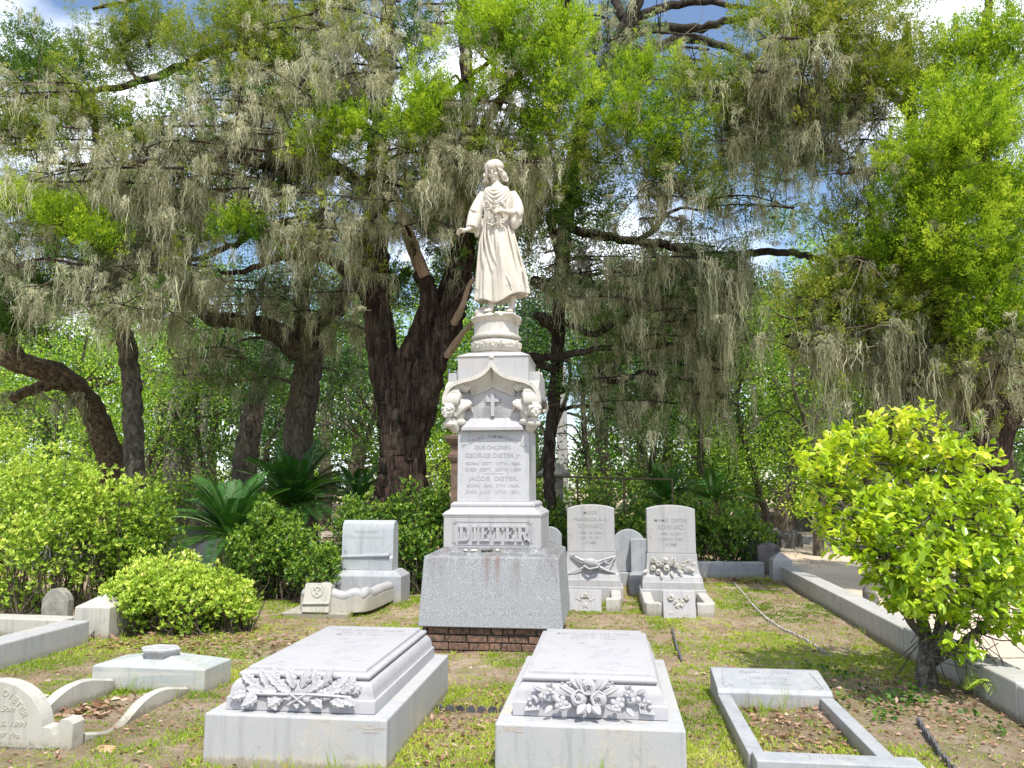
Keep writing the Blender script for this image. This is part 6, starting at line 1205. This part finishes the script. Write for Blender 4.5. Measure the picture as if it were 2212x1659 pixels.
for px, Y, lb in ((1290, 12.7, 'pale stone grave kerb behind the sabre headstone'), (1368, 12.6, 'pale stone grave kerb between the two arched headstones')):
    c = G(px, 1252); tag(MB().rect([(.16, .35, -.05), (.16, .35, .26), (.13, .3, .29)], c[0]+.05, Y).build('grave_kerb', MARG, None, bevel=.03), lb, 'grave kerb')
for px, Y, w, h, lb in ((1627, 15.9, .36, .50, 'dark square stone post under the hedge by the path, left of its twin'), (1655, 15.5, .42, .52, 'dark stone post with a pitched top beside the back corner of the plot')):
    c = W(px, 1150, Y); tag(MB().rect([(w/2, w/2, -.05), (w/2, w/2, h), (.02, .02, h+.12)], c[0], Y).build('stone_post', DARKS, None, bevel=.01), lb, 'post')
p = W(1685, 1108, 29); t = thing('table_tomb', 'dark low table tomb far away beyond the end of the path', 'tomb', (p[0], 29, 0)); MB().box(p[0]-1.2, p[0]+1.0, 28.5, 29.5, -.05, .55).build('chest', DARKS, t, bevel=.02); MB().box(p[0]-1.3, p[0]+1.1, 28.4, 29.6, .553, .68).build('lid', DARKS, t, bevel=.02)
for i, (px, Y) in enumerate(((1660, 22.3), (1674, 22.3), (1697, 21.2), (1715, 21.6))):
    p = W(px, 1130, Y); tag(MB().rect([(.17, .17, -.05), (.17, .17, .36), (.02, .02, .5)], p[0], Y).build('stone_post', DARKS, None, bevel=.01), ('small dark pointed post far down the path, leftmost of four', 'small dark pointed post far down the path, second of four', 'small dark pointed post far down the path, third of four', 'small dark pointed post far down the path, rightmost of four')[i], 'post', 'small pointed posts down the path')
coping('coping_wall', 'pale far coping wall across the end of the sandy path', [tuple(W(1640, 1100, 23)[:2]), tuple(W(1800, 1100, 22.6)[:2])], .25, .25, MARG)
coping('coping_wall', 'white distant kerb seen through the bushes on the left', [tuple(W(380, 1100, 15.6)[:2]), tuple(W(500, 1100, 15.6)[:2])], .4, .75, MAR)
bstone(130, 14.5, .8, .95, 'pale headstone glimpsed through the left azalea hedge', MAR, .1)
bstone(385, 13.0, .6, .5, 'small white stone glimpsed between the left hedge and the sago palm', MAR, .1)
p = W(1865, 1290, 11.3); t = tag(MB().ball((p[0]+.1, 11.3, .12), (.10, .14, .22), 10, 7, rot=(0, -.2, 0)).build('boulder', DARKS, None, smooth=60), 'dark upright stone on the sandy path just beyond the right coping wall', 'rock')

# ------------------------------------------------------------ grass, weeds, dry leaves
R_ = [(-2.5, -1.34, 4.68, 6.47), (-.69, .41, 4.7, 6.52), (-1.97, -.48, 7.93, 9.4), (-4.3, -3.28, 6.17, 6.58), (.8, 1.65, 6.3, 6.78), (-.76, .18, 11.6, 12.1), (.41, 1.35, 11.45, 12), (-4.05, -2.95, 11.05, 11.6), (-4.2, -3.3, 9.8, 10.1), (2.88, 7.5, 0, 16), (-5.9, -5.6, 3, 8), (.8, .9, 5, 6.3), (1.55, 1.65, 5, 6.3)]
def free(x, y):
    ok = np.ones(len(x), bool)
    for a, b, c, d in R_: ok &= ~((x > a-.01) & (x < b+.01) & (y > c-.01) & (y < d+.01))
    return ok
n = 95000; y = 3.7+11.2*rng.random(n)**1.5; x = -7.5+10.4*rng.random(n); dens = vnoise(x, y, .55, 11)*.5+vnoise(x, y, 1.7, 12)*.35+vnoise(x, y, .17, 13)*.3
near = np.zeros(n)
for a, b, c, d in R_[:9]+R_[10:]:
    q = np.hypot(np.maximum(np.maximum(a-x, x-b), 0), np.maximum(np.maximum(c-y, y-d), 0)); near = np.maximum(near, np.exp(-q/.09))
ok = free(x, y) & (dens+near*.22-.08*np.clip(x-1.4, 0, 1)*(y < 14) > .572+rng.normal(0, .05, n)) & (np.abs(project(np.c_[x, y, 0*x].T.T.T.T if False else np.zeros((1, 3)))[0][0]) > -1e9)
ok |= free(x, y) & (rng.random(len(x)) < .10)
x, y = x[ok], y[ok]; nr = near[ok]; n = len(x); gb = Bag(); m = 7
c = np.repeat(np.c_[x, y, hgt(x, y)-.005], m, 0)+rng.normal(0, 1, (n*m, 3))*np.array([.022, .022, 0]); d = unit(rng.normal(0, .62, (n*m, 3))*np.array([1, 1, 0])+np.array([0, 0, 1.])); hL = np.repeat(rng.uniform(.012, .036, n)*(1+.9*nr), m)*rng.uniform(.6, 1.3, n*m); wd = .0042+.0006*c[:, 1]
tn = np.repeat(.5+.9*(vnoise(x, y, .9, 15)-.5)+rng.normal(0, .08, n), m)+rng.normal(0, .1, n*m); gb.add(*diamonds(c, d, hL, wd), np.clip(tn, 0, 1))
for x0, y0, h in ((-.1, 4.62, .22), (-.06, 4.63, .2), (-2.1, 4.6, .16), (-1.9, 4.6, .18), (-1.6, 4.6, .2), (-.65, 4.6, .12), (1.0, 6.2, .2), (1.25, 6.15, .32), (1.12, 6.18, .24), (-3.9, 6.1, .22), (-3.4, 5.95, .16), (.45, 5.2, .12), (-3.75, 6.05, .16), (2.3, 8.0, .24), (2.75, 9.2, .2), (-3.7, 9.7, .2), (-5.2, 7.9, .2), (-5.4, 7.6, .18), (-3.3, 9.7, .16)):
    k = 9; cc = np.array([x0, y0, 0])+rng.normal(0, .02, (k, 3))*np.array([1, 1, 0]); gb.add(*diamonds(cc, unit(rng.normal(0, .28, (k, 3))*np.array([1, 1, 0])+np.array([0, 0, 1.])), h*rng.uniform(.5, 1.1, k), .005), rng.uniform(.3, .7, k))
tag(gb.build('grass', LGR), kind='stuff')
lb = Bag()
def litter(n, fx, fy, s=.055):
    x, y = fx(n), fy(n); ok = free(x, y); x, y = x[ok], y[ok]; n = len(x); c = np.c_[x, y, hgt(x, y)+rng.uniform(.004, .02, n)]; d = unit(rng.normal(0, 1, (n, 3))*np.array([1, 1, .22])); up_ = unit(np.array([0, 0, 1.])+rng.normal(0, .35, (n, 3))); L_ = s*rng.uniform(.5, 1.3, n)[:, None]; sd_ = unit(np.cross(d, up_)); w = L_*.24; nn = np.cross(sd_, d)
    V = np.stack([c, c+d*L_*.4+sd_*w+nn*w*.5, c+d*L_, c+d*L_*.4-sd_*w+nn*w*.5], 1).reshape(-1, 3); lb.add(V, np.arange(4*n).reshape(n, 4), np.clip(rng.normal(.5, .25, n), 0, 1))
litter(9500, lambda n: rng.uniform(-7.5, 2.9, n), lambda n: 3.8+10.8*rng.random(n)**1.3, .045)
litter(700, lambda n: rng.normal(-4.6, .9, n), lambda n: rng.normal(8.1, .28, n), .065); litter(450, lambda n: rng.normal(2.4, .35, n), lambda n: rng.normal(6.7, .6, n), .05); litter(500, lambda n: rng.normal(2.3, .5, n), lambda n: rng.normal(14.2, .3, n), .06)
litter(130, lambda n: rng.normal(-3.9, .12, n), lambda n: rng.normal(5.6, .2, n), .075); litter(260, lambda n: rng.uniform(.92, 1.54, n), lambda n: rng.uniform(5.05, 6.28, n), .05); litter(250, lambda n: rng.uniform(-1.3, -.7, n), lambda n: rng.uniform(4.6, 6.5, n), .05)
litter(5000, lambda n: rng.uniform(-9, 8, n), lambda n: rng.uniform(14.9, 23, n), .08)
tag(lb.build('fallen_leaves', LLIT), kind='stuff')
iv = Bag()
for i in range(26):
    c = np.array([rng.normal(2.25, .35), rng.normal(6.55, .5), .03])
    k = 14; p_ = c+rng.normal(0, .05, (k, 3))*np.array([1, 1, .4]); iv.add(*diamonds(p_+np.array([0, 0, .03]), unit(rng.normal(0, 1, (k, 3))*np.array([1, 1, .4])), .045, .03), rng.uniform(.2, .7, k))
tag(iv.build('ground_ivy', LOAK), kind='stuff')
t = thing('fern', 'thin feathery palm seedling growing by the foot of the camellia bush', 'plant', (2.95, 6.75, 0)); fr = Bag()
for i in range(9):
    a = rng.uniform(-1.6, 1.2); l = rng.uniform(.35, .6); P = np.array([[2.78+math.cos(a)*l*q, 6.75+math.sin(a)*l*q*.6, .08+l*(.9*q-.75*q*q)] for q in np.linspace(0, 1, 22)]); d = unit(np.gradient(P, axis=0)); s = unit(np.cross(d, [0, 0, 1.]))
    for sg in (-1, 1): fr.add(*diamonds(P, unit(s*sg+d*.7), .09, .007), rng.uniform(.4, .8, 22))
fr.build('fronds', LAZY, t)
tw = MB(); p = G(1590, 1415); tw.tube(catmull([(p[0]-.12, p[1], .02), (p[0], p[1]+.02, .03), (p[0]+.14, p[1]+.01, .02)], 4), .008, 6); tag(tw.build('stick', BPAL, None, smooth=60), 'short pale fallen stick on the bare ground right of the thin edging', 'stick')
for o in bpy.data.objects:
    if 'wl' in o: del o['wl']
